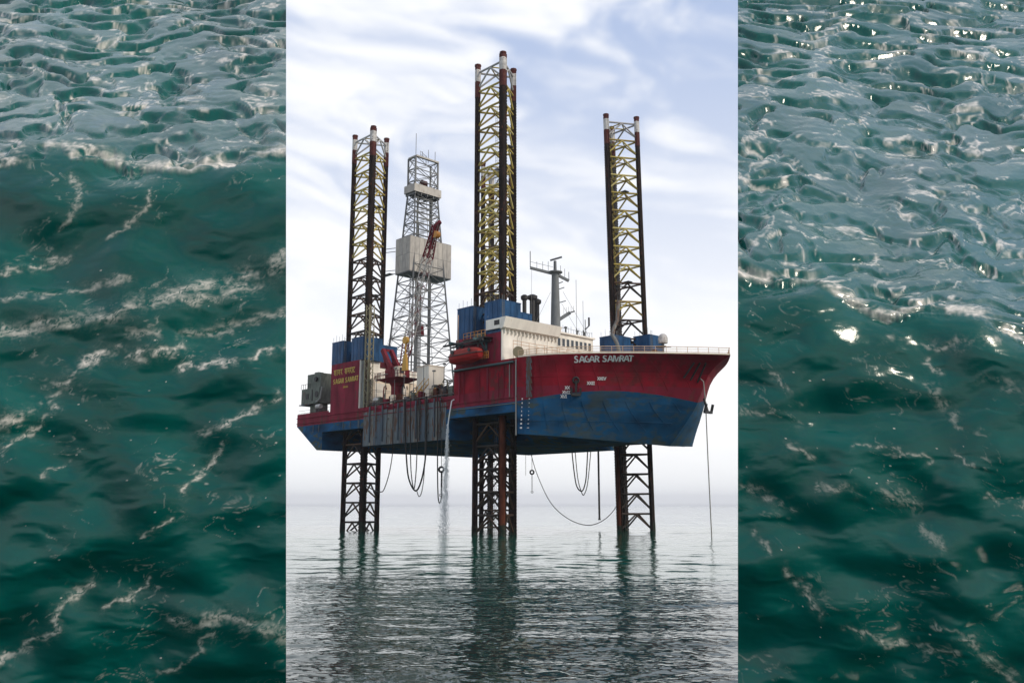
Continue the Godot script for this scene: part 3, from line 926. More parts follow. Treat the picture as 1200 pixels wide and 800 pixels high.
func make_rails(rig: Node3D) -> void:
	var rail := empty("guard_rail", rig)
	for s in [1, -1]:
		var pts := []
		for q in bow_side(FORE, s): pts.append(L(q[0] - 0.12, q[1] + s * 0.12, FORE))
		var line := []
		for p in pts: line.append(p)
		for hgt in [0.45, 0.85, 1.25]:
			var sh := Shape.new()
			var up := []
			for p in line: up.append(p + Vector3(0, hgt, 0))
			sh.path(up, 0.045 if hgt < 1.0 else 0.06, 5)
			part("rail_bar", sh, M.peach, rail)
		var st := Shape.new()
		for i in line.size() - 1: st.beam(line[i] + Vector3(0, 0.12, 0), line[i + 1] + Vector3(0, 0.12, 0), 0.12, 0.30)
		part("waterway_bar", st, M.cream, rail)
		var run := 0.0
		for i in line.size() - 1:
			var d: float = line[i].distance_to(line[i + 1])
			while run < d:
				var p: Vector3 = line[i].lerp(line[i + 1], run / d)
				strut("rail_post", rail, p, p + Vector3(0, 1.3, 0), 0.05, M.peach)
				run += 1.9
			run -= d
	for hgt in [0.55, 1.1]:
		strut("rail_bar", rail, L(-36.0, SB + 0.1, MAIN + hgt), L(-7.2, SB + 0.1, MAIN + hgt), 0.04, M.band_red)
		strut("rail_bar", rail, L(-63.3, SB + 0.1, MAIN + hgt), L(-50.0, SB + 0.1, MAIN + hgt), 0.04, M.band_red)
	for i in 19:
		var a := -36.0 + i * 1.6
		strut("rail_post", rail, L(a, SB + 0.1, MAIN), L(a, SB + 0.1, MAIN + 1.15), 0.04, M.band_red)
	# aft bulwark of the stern
	block("stern_bulwark", rig, L(-63.5, SB + 0.12, MAIN), L(-50.2, SB, MAIN + 0.35), M.red_side)

func make_jackhouses(rig: Node3D) -> void:
	# name, a centre, inboard direction (+1 = to port), b of leg, base y, block top y, box top y
	for q in [[0.0, 1, 0.0, FORE, 36.6, 42.6, 0.0], [-43.7, 1, 0.0, MAIN, 36.6, 41.6, 0.0], [0.0, -1, 39.8, FORE, 35.2, 41.9, 0.0], [-43.7, -1, 39.8, MAIN, 36.6, 41.6, 0.0]]:
		var jh := empty("jack_house", rig)
		var ac: float = q[0]; var dirn: int = q[1]; var bc: float = q[2]
		var out := SB if dirn > 0 else 44.8
		var a0 := ac - 6.3; var a1 := ac + 6.3
		if ac < -1.0:
			a0 = ac - 5.9; a1 = ac + 5.2
		# three walls of the block round the open leg shaft, lintel on the sea side
		var inb: float = bc + dirn * 7.2
		var zs := [minf(-out, -inb), maxf(-out, -inb)]
		var face_mat: Material = M.red_side
		var s := Shape.new()
		s.box(Vector3(a0, q[3], zs[0]), Vector3(a1, q[4], zs[1]))
		part("casing", s, face_mat, jh)
		# dark wall facing forward is pale grey on the aft house
		if ac < -1.0 and dirn > 0:
			block("front_wall", jh, Vector3(a1 + 0.002, q[3], zs[0] + 0.3), Vector3(a1 + 0.15, q[4] - 0.1, zs[1] - 0.02), M.white)
			block("casing_frame", jh, Vector3(a0, 33.2, zs[1] + 0.002), Vector3(a1, 33.35, zs[1] + 0.09), M.red_side)
		for c in [[-3.9, -2.3], [3.9, -2.3], [0.0, 4.6]]:
			var ca: float = ac + c[0]
			var cb: float = bc + dirn * c[1]
			var lo := Vector3(ca - 2.2, q[4] + 0.003, -cb - 2.6)
			var hi := Vector3(ca + 2.2, q[5] - (0.5 if c[1] > 0 else 0.0), -cb + 2.6)
			var bx := Shape.new()
			bx.box(lo, hi)
			var mb := part("gear_box", bx, M.box_blue, jh)
			var cap := Shape.new()
			cap.box(Vector3(lo.x - 0.08, hi.y + 0.002, lo.z - 0.08), Vector3(hi.x + 0.08, hi.y + 0.12, hi.z + 0.08))
			part("box_lid", cap, M.box_blue, jh)
			for i in 3:
				block("box_stiffener", jh, Vector3(lo.x + 0.7 + i * 1.4, lo.y + 0.1, hi.z + 0.002), Vector3(lo.x + 0.8 + i * 1.4, hi.y - 0.15, hi.z + 0.06), M.box_blue)
				block("box_stiffener", jh, Vector3(hi.x + 0.002, lo.y + 0.1, lo.z + 0.9 + i * 1.6), Vector3(hi.x + 0.06, hi.y - 0.15, lo.z + 1.0 + i * 1.6), M.box_blue)
			var ld := Shape.new()
			for e in [0.3, 0.75]: ld.beam(Vector3(hi.x + 0.12, lo.y, hi.z - e), Vector3(hi.x + 0.12, hi.y + 1.0, hi.z - e), 0.06, 0.06)
			for e in 14: ld.beam(Vector3(hi.x + 0.12, lo.y + 0.3 + e * 0.4, hi.z - 0.3), Vector3(hi.x + 0.12, lo.y + 0.3 + e * 0.4, hi.z - 0.75), 0.05, 0.05)
			part("ladder", ld, M.steel[0], jh)
			for i in 4:
				strut("lid_post", jh, Vector3(lo.x + 0.3 + i * 1.2, hi.y, hi.z - 0.15), Vector3(lo.x + 0.3 + i * 1.2, hi.y + 1.25 + 0.4 * (i % 2), hi.z - 0.15), 0.035, M.steel[0])
			mb.name = "gear_box"
		if ac > -1.0 and dirn < 0:
			var roof := Shape.new()
			roof.hexa([L(-4.5, 20.0, FORE), L(13.5, 20.0, FORE), L(13.5, 44.0, FORE), L(-4.5, 44.0, FORE), L(0.0, 30.0, 34.4), L(8.5, 30.0, 34.9), L(8.5, 36.0, 34.9), L(0.0, 36.0, 34.4)])
			part("sloping_cover", roof, M.cream, jh)
			var pipe := Shape.new()
			pipe.path([L(1.3, 35.0, 49.5), L(1.2, 34.6, 45.0), L(1.0, 33.5, 43.0), L(1.6, 32.5, 41.4), L(3.0, 32.2, 39.4), L(3.7, 32.0, 37.6), L(3.8, 31.9, 34.2)], 0.42, 10)
			part("riser_pipe", pipe, M.grey_c, jh)

func make_deckhouses(rig: Node3D) -> void:
	var dh := empty("forward_deckhouse", rig)
	block("wall", dh, L(-1.0, 20.5, FORE), L(6.35, 7.3, 38.3), M.white)
	block("wall", dh, L(6.302, 9.4, FORE), L(6.55, SB + 0.05, 37.2), M.white)
	# bridge wing band, overhanging
	var band := Shape.new()
	band.hexa([L(6.56, 9.6, 37.0), L(7.3, 9.6, 37.3), L(7.3, SB - 0.35, 37.3), L(6.56, SB - 0.35, 37.0), L(6.56, 9.6, 39.2), L(8.0, 9.6, 39.2), L(8.0, SB - 0.35, 39.2), L(6.56, SB - 0.35, 39.2)])
	part("bridge_wing_front", band, M.white, dh)
	block("bridge_wing_end", dh, L(2.6, SB + 1.6, 37.25), L(6.55, SB - 0.36, 39.15), M.white)
	block("wing_opening", dh, L(4.9, SB - 0.3, 37.9), L(6.3, SB - 0.4, 38.8), M.black)
	for i in 15:
		var b := -4.6 + i * 0.98
		block("bracket", dh, L(6.552, b + 0.12, 36.3), L(7.0, b, 37.05), M.white)
	for q in [-4.75, -1.1, 0.0, 3.6, 6.9]:
		block("wall_stiffener", dh, L(6.552, q + 0.14, FORE), L(6.66, q, 36.3), M.white)
	# window range of the wheelhouse
	for i in 8:
		var b := 9.9 + i * 1.28
		var w := empty("window", dh)
		block("frame", w, L(6.352, b + 1.0, 35.75), L(6.42, b, 37.5), M.white)
		block("pane", w, L(6.421, b + 0.88, 35.87), L(6.43, b + 0.12, 37.38), M.glass)
	block("roof_edge", dh, L(-1.2, 20.8, 38.302), L(6.75, 9.7, 38.62), M.white)
	# handrail line in front of the house
	for hgt in [34.2, 34.8]:
		strut("hand_rail", dh, L(8.5, -4.0, hgt), L(8.5, 18.5, hgt), 0.05, M.peach)
	for i in 12:
		strut("hand_rail_post", dh, L(8.5, -4.0 + i * 2.04, FORE), L(8.5, -4.0 + i * 2.04, 34.8), 0.05, M.peach)
	for i in 14:
		var b := 10.0 + i * 0.78
		strut("roof_rail_post", dh, L(6.4, b, 38.6), L(6.4, b, 39.5 + 0.3 * (i % 3)), 0.035, M.steel[0])
	strut("roof_rail", dh, L(6.4, 10.0, 39.5), L(6.4, 20.2, 39.5), 0.035, M.steel[0])
	for q in [[13.0, 40.0, 0.35], [16.4, 39.7, 0.3], [18.6, 39.6, 0.25], [11.2, 39.4, 0.22]]:
		var s := Shape.new()
		s.lathe(L(5.8, q[0], 0.0), [[0.0, 38.6], [q[2] * 0.5, 38.6], [q[2] * 0.5, q[1] - q[2]], [q[2], q[1] - q[2] * 0.6], [q[2], q[1]], [0.0, q[1] + q[2] * 0.4]], 10)
		part("vent_cowl", s, M.steel[1], dh)
	# aft deckhouse between the aft jack houses
	var ah := empty("aft_deckhouse", rig)
	block("wall", ah, L(-47.0, 12.0, MAIN), L(-38.6, 7.25, 35.5), M.white)
	block("wall", ah, L(-38.3, 14.0, MAIN), L(-36.9, -3.0, 32.4), M.cream)
	for i in 5:
		var b := -2.0 + i * 3.0
		block("panel", ah, L(-36.898, b + 2.5, 27.2), L(-36.8, b, 31.6), M.white if i % 2 == 0 else M.cream)
	for i in 3:
		block("ventilator", ah, L(-37.9, 1.2 + i * 3.6, 32.402), L(-36.6, -0.8 + i * 3.6, 33.9 + 0.4 * (i % 2)), M.white)
	strut("stair_rail", ah, L(-36.4, -3.0, 33.6), L(-36.4, 12.0, 33.6), 0.05, M.steel[2])
	strut("stair_rail", ah, L(-36.4, -3.0, 30.0), L(-36.4, 12.0, 30.0), 0.05, M.steel[2])
	block("end_column", ah, L(-38.2, -3.2, MAIN), L(-37.0, -4.7, 36.4), M.grey_c)

# ------------------------------------------------------------------ legs
func make_legs() -> void:
	var labels := ["nearest lattice leg, amidships, with a rust brown chord", "lattice leg of the rig furthest left, beside the derrick", "lattice leg furthest right, behind the bow", "lattice leg mostly hidden behind the nearest leg"]
	var spots := [[0.0, 0.0, 1], [-43.7, 0.0, 1], [0.0, 39.8, -1], [-43.7, 39.8, -1]]
	for k in 4:
		var q: Array = spots[k]
		var leg := thing("rig_leg", L(q[0], q[1], 0), labels[k], "rig leg", "lattice legs of the drilling rig")
		if k == 2: leg.transform.basis = Basis(Vector3(0, 0, 1), deg_to_rad(0.75)) * leg.transform.basis
		build_leg(leg, q[2], [93.6, 91.8, 93.6, 94.2][k], k)

func build_leg(leg: Node3D, dirn: int, top: float, k: int) -> void:
	var r := 4.3
	var P := []
	for t in [90.0, 210.0, 330.0]:
		P.append(Vector3(r * cos(deg_to_rad(t)), 0, -dirn * r * sin(deg_to_rad(t))))
	for i in 3:
		var p: Vector3 = P[i]
		var inn := -p.normalized()
		var s := Shape.new()
		var yt := top - 7.2
		var split := 24.0 if (k == 0 and i == 2) or (k == 2 and i == 0) else -4.0
		s.tube(p + Vector3(0, split, 0), p + Vector3(0, yt, 0), 0.56, 0.56, 12)
		var side := inn.cross(Vector3.UP)
		for sg in [-1, 1]:
			var c: Vector3 = p + side * sg * 0.62
			s.beam(c + Vector3(0, -4, 0), c + Vector3(0, yt, 0), 0.16, 0.22)
			var y := -1.0
			while y < yt - 0.5:
				s.beam(c + side * sg * 0.08 + Vector3(0, y, 0), c + side * sg * 0.2 + Vector3(0, y, 0), 0.2, 0.3)
				y += 0.62
		var ch := part("chord", s, M.chord, leg)
		if split > 0.0:
			var low := Shape.new()
			low.tube(p + Vector3(0, -4, 0), p + Vector3(0, split - 0.002, 0), 0.58, 0.58, 14)
			part("rusty_lower_length", low, M.chord_rust, ch)
		var wet := Shape.new()
		wet.tube(p + Vector3(0, -3.9, 0), p + Vector3(0, 1.3 + 0.3 * i, 0), 0.63, 0.60, 12)
		part("marine_growth", wet, M.growth, ch)
		var yy := yt
		for bnd in [[3.4, M.band_red], [2.6, M.band_white], [0.8, M.band_red]]:
			var b := Shape.new()
			b.tube(p + Vector3(0, yy + 0.002, 0), p + Vector3(0, yy + bnd[0], 0), 0.6, 0.6, 12)
			for sg in [-1, 1]: b.beam(p + side * sg * 0.64 + Vector3(0, yy, 0), p + side * sg * 0.64 + Vector3(0, yy + bnd[0], 0), 0.18, 0.24)
			part("paint_band", b, bnd[1], ch)
			yy += bnd[0]
		var cap := Shape.new()
		cap.tube(p + Vector3(0, yy + 0.002, 0), p + Vector3(0, yy + 0.4, 0), 0.68, 0.68, 8)
		part("chord_cap", cap, M.band_red, ch)
	var bay := 4.2
	var n := int((top - 1.5) / bay)
	for lv in n + 1:
		var y := top - 1.8 - (n - lv) * bay
		if y < -0.5: continue
		if k != 1 and y > 24.5 and y < 34.0: continue
		if k == 1 and y > 23.5 and y < 36.0: continue
		var yel := y > 50.0 + rng.randf_range(-7.0, 6.0)
		if k == 1: yel = y > 62.0 + rng.randf_range(-12.0, 4.0)
		var mids := []
		for i in 3:
			var a: Vector3 = P[i] + Vector3(0, y, 0)
			var b: Vector3 = P[(i + 1) % 3] + Vector3(0, y, 0)
			var mt: Material = pick(M.yellow) if yel else pick(M.dark)
			if y > top - 5.0: mt = pick(M.pale)
			elif yel and rng.randf() < 0.08: mt = pick(M.dark)
			var d := (b - a).normalized() * 0.5
			strut("horizontal_brace", leg, a + d, b - d, 0.21, mt)
			var c := (a + b) * 0.5
			mids.append(c)
			for e in [P[i], P[(i + 1) % 3]]:
				var f: Vector3 = e + Vector3(0, y - bay + 0.75, 0)
				if f.y < -1.0: f = c.lerp(f, (c.y + 1.0) / (c.y - f.y))
				var m2: Material = pick(M.yellow) if yel else pick(M.dark)
				if y > top - 5.0: m2 = pick(M.pale)
				strut("diagonal_brace", leg, c - Vector3(0, 0.1, 0), f + (c - f).normalized() * 0.4, 0.19, m2)
		for i in 3:
			strut("inner_brace", leg, mids[i], mids[(i + 1) % 3], 0.13, pick(M.yellow) if yel else pick(M.dark))
		if lv % 5 == 2 and y > 45.0:
			slab("access_platform", leg, mids[2] + Vector3(-0.9, 0.1, -0.7), mids[2] + Vector3(0.9, 0.3, 0.7), M.black)
	# ladder with rungs inside the leg
	var ld := Shape.new()
	var lp: Vector3 = (P[0] + P[1]) * 0.3
	for sg in [-0.22, 0.22]: ld.beam(lp + Vector3(sg, 0, 0), lp + Vector3(sg, top - 9.0, 0), 0.05, 0.05)
	var y2 := 0.5
	while y2 < top - 9.0:
		ld.beam(lp + Vector3(-0.22, y2, 0), lp + Vector3(0.22, y2, 0), 0.04, 0.04)
		y2 += 0.6
	part("ladder", ld, M.steel[0], leg)

func pick(a: Array) -> Material:
	return a[rng.randi() % a.size()]

# ------------------------------------------------------------------ derrick
func make_derrick() -> void:
	var ac := -49.4; var bc := 20.0
	var dk := thing("derrick", L(ac, bc, MAIN), "grey lattice drilling derrick with a boxed platform halfway up, left of centre", "derrick")
	var Y0 := 4.0
	var dims := [[4.0, 5.6, 6.9], [30.0, 3.5, 5.2], [56.5, 1.5, 3.6], [66.0, 1.5, 3.6]]   # y over main deck, half a, half b
	var half := func(y: float) -> Vector2:
		for i in 3:
			if y <= dims[i + 1][0] + 0.001:
				var t: float = (y - dims[i][0]) / (dims[i + 1][0] - dims[i][0])
				return Vector2(lerpf(dims[i][1], dims[i + 1][1], t), lerpf(dims[i][2], dims[i + 1][2], t))
		return Vector2(dims[3][1], dims[3][2])
	# substructure and drill floor
	var sub := empty("substructure", dk)
	for s in [-1, 1]:
		for u in [-1, 1]:
			block("column", sub, Vector3(s * 4.3 - 0.45, 0, u * 7.0 - 0.45), Vector3(s * 4.3 + 0.45, 3.1, u * 7.0 + 0.45), M.grey_b)
	block("drill_floor", sub, Vector3(-6.5, 3.1, -8.5), Vector3(6.5, 3.95, 8.5), M.grey_b)
	var corners := [[-1, -1], [1, -1], [1, 1], [-1, 1]]
	for c in corners:
		var pts := []
		for y in [4.0, 30.0, 56.5, 66.0]:
			var hb: Vector2 = half.call(y)
			pts.append(Vector3(c[0] * hb.x, y, c[1] * hb.y))
		var s := Shape.new()
		for i in 3: s.beam(pts[i], pts[i + 1], 0.36, 0.36)
		part("derrick_leg", s, M.steel[0] if c[1] < 0 else M.steel[1], dk)
	var levels := [4.0, 9.5, 14.7, 19.7, 24.5, 29.1, 33.5, 37.7, 41.8, 45.4, 48.6, 51.5, 54.1, 56.5, 59.7, 62.9, 66.0]
	for i in levels.size():
		for f in 4:
			var c0: Array = corners[f]; var c1: Array = corners[(f + 1) % 4]
			var h0: Vector2 = half.call(levels[i])
			var a := Vector3(c0[0] * h0.x, levels[i], c0[1] * h0.y)
			var b := Vector3(c1[0] * h0.x, levels[i], c1[1] * h0.y)
			strut("girt", dk, a, b, 0.13, pick(M.steel))
			if i + 1 < levels.size():
				var h1: Vector2 = half.call(levels[i + 1])
				var a1 := Vector3(c0[0] * h1.x, levels[i + 1], c0[1] * h1.y)
				var b1 := Vector3(c1[0] * h1.x, levels[i + 1], c1[1] * h1.y)
				strut("cross_brace", dk, a, b1, 0.09, pick(M.steel))
				strut("cross_brace", dk, b, a1, 0.09, pick(M.steel))
				if i < 13:
					strut("sub_girt", dk, (a + a1) * 0.5, (b + b1) * 0.5, 0.07, pick(M.steel))
					if f % 2 == 1: strut("post", dk, (a + b) * 0.5, (a1 + b1) * 0.5, 0.07, pick(M.steel))
	# pipes and guide rails inside
	for q in [[0.8, -2.2, 57.0, 0.30], [0.8, 2.2, 57.0, 0.26], [-1.0, 0.4, 50.0, 0.2], [1.2, 0.9, 33.0, 0.12], [1.2, 1.3, 33.0, 0.12], [1.2, 1.7, 33.0, 0.12], [-0.6, 3.0, 35.0, 0.12]]:
		strut("guide_pipe", dk, Vector3(q[0], 4, q[1]), Vector3(q[0], q[2], q[1]), q[3], M.steel[0] if q[3] < 0.15 else M.mast)
	# wind wall box round the racking platform
	var ww := empty("wind_wall", dk)
	var x0 := -2.9; var x1 := 2.9; var z0 := -7.2; var z1 := 5.9
	slab("platform_floor", ww, Vector3(x0, 35.5, z0), Vector3(x1, 35.7, z1), M.steel[1])
	for i in 9:
		for j in 2:
			var za := z0 + (z1 - z0) * i / 9.0; var zb := z0 + (z1 - z0) * (i + 1) / 9.0
			for sx in [x0, x1]:
				block("panel", ww, Vector3(sx - 0.05, 35.75 + j * 4.4, za + 0.04), Vector3(sx + 0.05, 35.75 + j * 4.4 + 4.33, zb - 0.04), M.windwall if (i * 7 + j * 3) % 4 != 1 else M.windwall_b)
	for i in 4:
		for j in 2:
			var xa := x0 + (x1 - x0) * i / 4.0; var xb := x0 + (x1 - x0) * (i + 1) / 4.0
			for sz in [z0, z1]:
				block("panel", ww, Vector3(xa + 0.04, 35.75 + j * 4.4, sz - 0.05), Vector3(xb - 0.04, 35.75 + j * 4.4 + 4.33, sz + 0.05), M.windwall if (i + j) % 2 == 0 else M.windwall_b)
	for j in 3:
		var s := Shape.new()
		var y := 35.7 + j * 4.4
		for e in [[x0, z0, x1, z0], [x1, z0, x1, z1], [x1, z1, x0, z1], [x0, z1, x0, z0]]:
			s.beam(Vector3(e[0] * 0.985, y, e[1] * 0.99), Vector3(e[2] * 0.985, y, e[3] * 0.99), 0.12, 0.16)
		part("wall_girt", s, M.steel[1], ww)
	# outrigger platform on the left side of the wind wall
	for y in [35.8, 41.5]:
		for d in [0.0, 0.9]:
			strut("outrigger", dk, Vector3(-2.9, y + d, 6.0), Vector3(-6.6, y + d, 7.6), 0.09, M.steel[1])
	slab("outrigger_step", dk, Vector3(-6.6, 35.6, 6.2), Vector3(-3.0, 35.75, 7.6), M.steel[1])
	# crown platform
	var cr := empty("crown_platform", dk)
	block("toe_board", cr, Vector3(2.0, 56.6, -4.3), Vector3(2.15, 58.6, 4.3), M.windwall_b)
	block("toe_board", cr, Vector3(-2.0, 56.6, 4.15), Vector3(1.99, 58.6, 4.3), M.windwall)
	block("toe_board", cr, Vector3(-2.15, 56.6, -4.3), Vector3(-2.01, 58.6, 4.3), M.windwall)
	block("toe_board", cr, Vector3(-2.0, 56.6, -4.3), Vector3(1.99, 58.6, -4.15), M.windwall)
	slab("grating", cr, Vector3(-1.98, 56.7, -4.13), Vector3(1.98, 56.85, 4.13), M.steel[1])
	for i in 5: slab("floor_beam", cr, Vector3(-1.98, 56.0, -3.9 + i * 1.9), Vector3(1.98, 56.68, -3.65 + i * 1.9), M.steel[1])
	var sh := Shape.new()
	sh.tube(Vector3(0.2, 59.8, -0.7), Vector3(0.2, 59.8, 0.7), 0.9, 0.9, 16)
	part("crown_sheave", sh, M.band_red, cr)
	slab("sheave_stand", cr, Vector3(-0.8, 56.86, -1.0), Vector3(0.8, 59.4, 1.0), M.steel[1])
	slab("top_walkway", cr, Vector3(1.2, 65.9, -3.6), Vector3(1.9, 66.3, 3.6), M.windwall_b)
	slab("top_walkway", cr, Vector3(-1.5, 65.9, 3.1), Vector3(1.18, 66.3, 3.7), M.windwall_b)
	for q in [[1.5, 3.6, 72.0], [0.0, -1.6, 69.5], [-1.5, -2.0, 68.5], [1.5, -2.6, 68.8], [0.6, 0.8, 68.2]]:
		strut("aerial", cr, Vector3(q[0], 58.0 if q[0] > 1.0 else 65.9, q[1]), Vector3(q[0], q[2], q[1]), 0.07, M.steel[1])
	for y in [67.4, 68.2]: strut("top_rail", cr, Vector3(-1.6, y, -2.4), Vector3(0.5, y, 1.4), 0.05, M.steel[2])
	for q in [[-1.6, -2.4], [-0.5, -0.5], [0.5, 1.4]]: strut("top_rail_post", cr, Vector3(q[0], 66.0, q[1]), Vector3(q[0], 68.2, q[1]), 0.05, M.steel[2])
	# travelling block hanging in the derrick
	var tb := Shape.new()
	tb.hexa([Vector3(-0.5, 20.5, -0.9), Vector3(0.5, 20.5, -0.9), Vector3(0.5, 20.5, 0.9), Vector3(-0.5, 20.5, 0.9), Vector3(-0.5, 23.2, -0.6), Vector3(0.5, 23.2, -0.6), Vector3(0.5, 23.2, 0.6), Vector3(-0.5, 23.2, 0.6)])
	part("travelling_block", tb, M.crane_red, dk)
	for i in 4: strut("drilling_line", dk, Vector3(0, 23.2, -0.45 + i * 0.3), Vector3(0, 59.3, -0.45 + i * 0.3), 0.04, M.steel[2])
	# side brace frame low on the derrick
	for q in [[[-4.0, 15.0, 6.6], [-6.0, 4.0, 8.2]], [[4.0, 12.0, -7.0], [4.2, 4.0, -10.2]]]:
		strut("raker", dk, Vector3(q[0][0], q[0][1], q[0][2]), Vector3(q[1][0], q[1][1], q[1][2]), 0.14, M.steel[1])

# ------------------------------------------------------------------ crane
func lattice(parent: Node, a: Vector3, b: Vector3, w0: float, w1: float, bays: int, rc: float, rb: float, mats: Array, up := Vector3.UP) -> void:
	var d := (b - a).normalized()
	var s := d.cross(up).normalized()
	var u := s.cross(d).normalized()
	var cs := [[-1, -1], [1, -1], [1, 1], [-1, 1]]
	for c in cs:
		strut("chord", parent, a + (s * c[0] + u * c[1]) * w0 * 0.5, b + (s * c[0] + u * c[1]) * w1 * 0.5, rc, mats[0])
	for i in bays:
		var t0 := float(i) / bays
		var t1 := float(i + 1) / bays
		for f in 4:
			var c0: Array = cs[f]; var c1: Array = cs[(f + 1) % 4]
			if i % 2 == 1:
				var c := c0; c0 = c1; c1 = c
			strut("lacing", parent, a.lerp(b, t0) + (s * c0[0] + u * c0[1]) * lerpf(w0, w1, t0) * 0.5, a.lerp(b, t1) + (s * c1[0] + u * c1[1]) * lerpf(w0, w1, t1) * 0.5, rb, mats[i % mats.size()])

func make_crane() -> void:
	var base := L(-28.6, -2.2, MAIN)
	var cr := thing("pedestal_crane", base, "dark red pedestal crane with raised lattice boom on the deck before the derrick", "crane")
	var s := Shape.new()
	s.lathe(Vector3.ZERO, [[0.0, 0.0], [1.5, 0.0], [1.25, 0.4], [1.25, 4.0], [1.7, 4.8], [1.7, 5.2], [0.0, 5.2]], 18)
	part("pedestal", s, M.crane_red, cr)
	s = Shape.new()
	s.hexa([Vector3(-1.6, 4.7, -1.8), Vector3(1.5, 4.7, -1.8), Vector3(1.5, 4.7, 1.7), Vector3(-1.6, 4.7, 1.7), Vector3(-4.0, 5.6, -3.4), Vector3(3.6, 5.6, -3.4), Vector3(3.6, 5.6, 2.7), Vector3(-4.0, 5.6, 2.7)])
	part("platform", s, M.crane_red, cr)
	var pr := empty("platform_rail", cr)
	for i in 9:
		strut("post", pr, Vector3(-4.3 + i, 5.6, 2.7), Vector3(-4.3 + i, 6.9, 2.7), 0.05, M.crane_red)
		strut("post", pr, Vector3(3.5, 5.6, -3.5 + i * 0.75), Vector3(3.5, 6.9, -3.5 + i * 0.75), 0.05, M.crane_red)
	for y in [6.25, 6.9]:
		strut("bar", pr, Vector3(-4.4, y, 2.7), Vector3(3.5, y, 2.7), 0.05, M.crane_red)
		strut("bar", pr, Vector3(3.5, y, 2.7), Vector3(3.5, y, -3.5), 0.05, M.crane_red)
	var hs := empty("machinery_house", cr)
	block("housing", hs, Vector3(-2.2, 5.602, -2.2), Vector3(1.4, 7.6, 1.6), M.crane_red)
	block("cab", hs, Vector3(1.402, 5.602, 0.2), Vector3(2.9, 7.9, 1.8), M.cream)
	block("cab_window", hs, Vector3(2.902, 6.5, 0.4), Vector3(2.92, 7.6, 1.6), M.glass)
	block("winch_guard", hs, Vector3(-2.0, 7.602, -1.0), Vector3(0.2, 8.3, 1.2), M.crane_red)
	# sloping rear gantry
	s = Shape.new()
	for z in [-1.1, 1.1]:
		s.beam(Vector3(-0.6, 7.6, z), Vector3(-3.9, 12.2, z), 0.7, 0.9)
		s.beam(Vector3(-3.9, 12.2, z), Vector3(-2.2, 7.6, z), 0.4, 0.4)
	s.beam(Vector3(-3.9, 12.2, -1.3), Vector3(-3.9, 12.2, 1.3), 0.5, 0.5)
	part("gantry", s, M.crane_red, cr)
	s = Shape.new()
	s.box(Vector3(-4.2, 8.2, -1.5), Vector3(-2.6, 9.4, 1.5))
	part("counterweight", s, M.crane_red, cr)
	# boom: red foot, pale middle, red head
	var foot := Vector3(1.2, 6.6, 0.0)
	var head := Vector3(12.3, 36.5, 0.2)
	var at := func(t: float) -> Vector3: return foot.lerp(head, t)
	var bm := empty("boom", cr)
	lattice(bm, at.call(0.0), at.call(0.2), 0.7, 1.5, 5, 0.12, 0.06, [M.crane_red], Vector3.BACK)
	lattice(bm, at.call(0.2), at.call(0.78), 1.5, 1.5, 14, 0.10, 0.055, [M.band_white, M.crane_red], Vector3.BACK)
	lattice(bm, at.call(0.78), at.call(1.0), 1.5, 0.9, 5, 0.15, 0.10, [M.crane_red], Vector3.BACK)
	s = Shape.new()
	s.beam(at.call(0.84) + Vector3(0.2, 0, 0), at.call(1.0) + Vector3(0.2, 0, 0), 0.75, 0.5)
	s.beam(at.call(0.985), at.call(0.985) + Vector3(1.6, 0.9, 0), 0.7, 0.7)
	part("boom_head", s, M.crane_red, bm)
	s = Shape.new()
	s.tube(at.call(0.93) + Vector3(1.1, 0, -0.5), at.call(0.93) + Vector3(1.1, 0, 0.5), 0.75, 0.75, 14)
	part("boom_sheave", s, M.orange, bm)
	for z in [-0.5, -0.2, 0.2, 0.5]:
		strut("luffing_rope", cr, Vector3(-3.9, 12.3, z), at.call(0.97) + Vector3(-0.3, 0, z * 0.6), 0.035, M.rope)
	# hook block hanging below the boom head
	var hk := empty("hook_block", cr)
	var hb := Vector3(5.6, 9.2, 2.2)
	s = Shape.new()
	s.tube(hb + Vector3(0, 3.7, -0.3), hb + Vector3(0, 3.7, 0.3), 0.8, 0.8, 16)
	part("sheave_cheek", s, M.amber, hk)
	s = Shape.new()
	s.hexa([hb + Vector3(-0.8, -2.6, -0.3), hb + Vector3(0.8, -2.6, -0.3), hb + Vector3(0.8, -2.6, 0.3), hb + Vector3(-0.8, -2.6, 0.3), hb + Vector3(-0.3, 0.8, -0.3), hb + Vector3(0.3, 0.8, -0.3), hb + Vector3(0.3, 0.8, 0.3), hb + Vector3(-0.3, 0.8, 0.3)])
	part("hook_body", s, M.amber, hk)
	strut("hook_shank", hk, hb + Vector3(0, 0.8, 0), hb + Vector3(0, 3.2, 0), 0.16, M.amber)
	for z in [-0.3, 0.3]: strut("fall_rope", hk, hb + Vector3(0, 4.3, z), at.call(0.985) + Vector3(1.4, 0.3, z), 0.035, M.rope_pale)

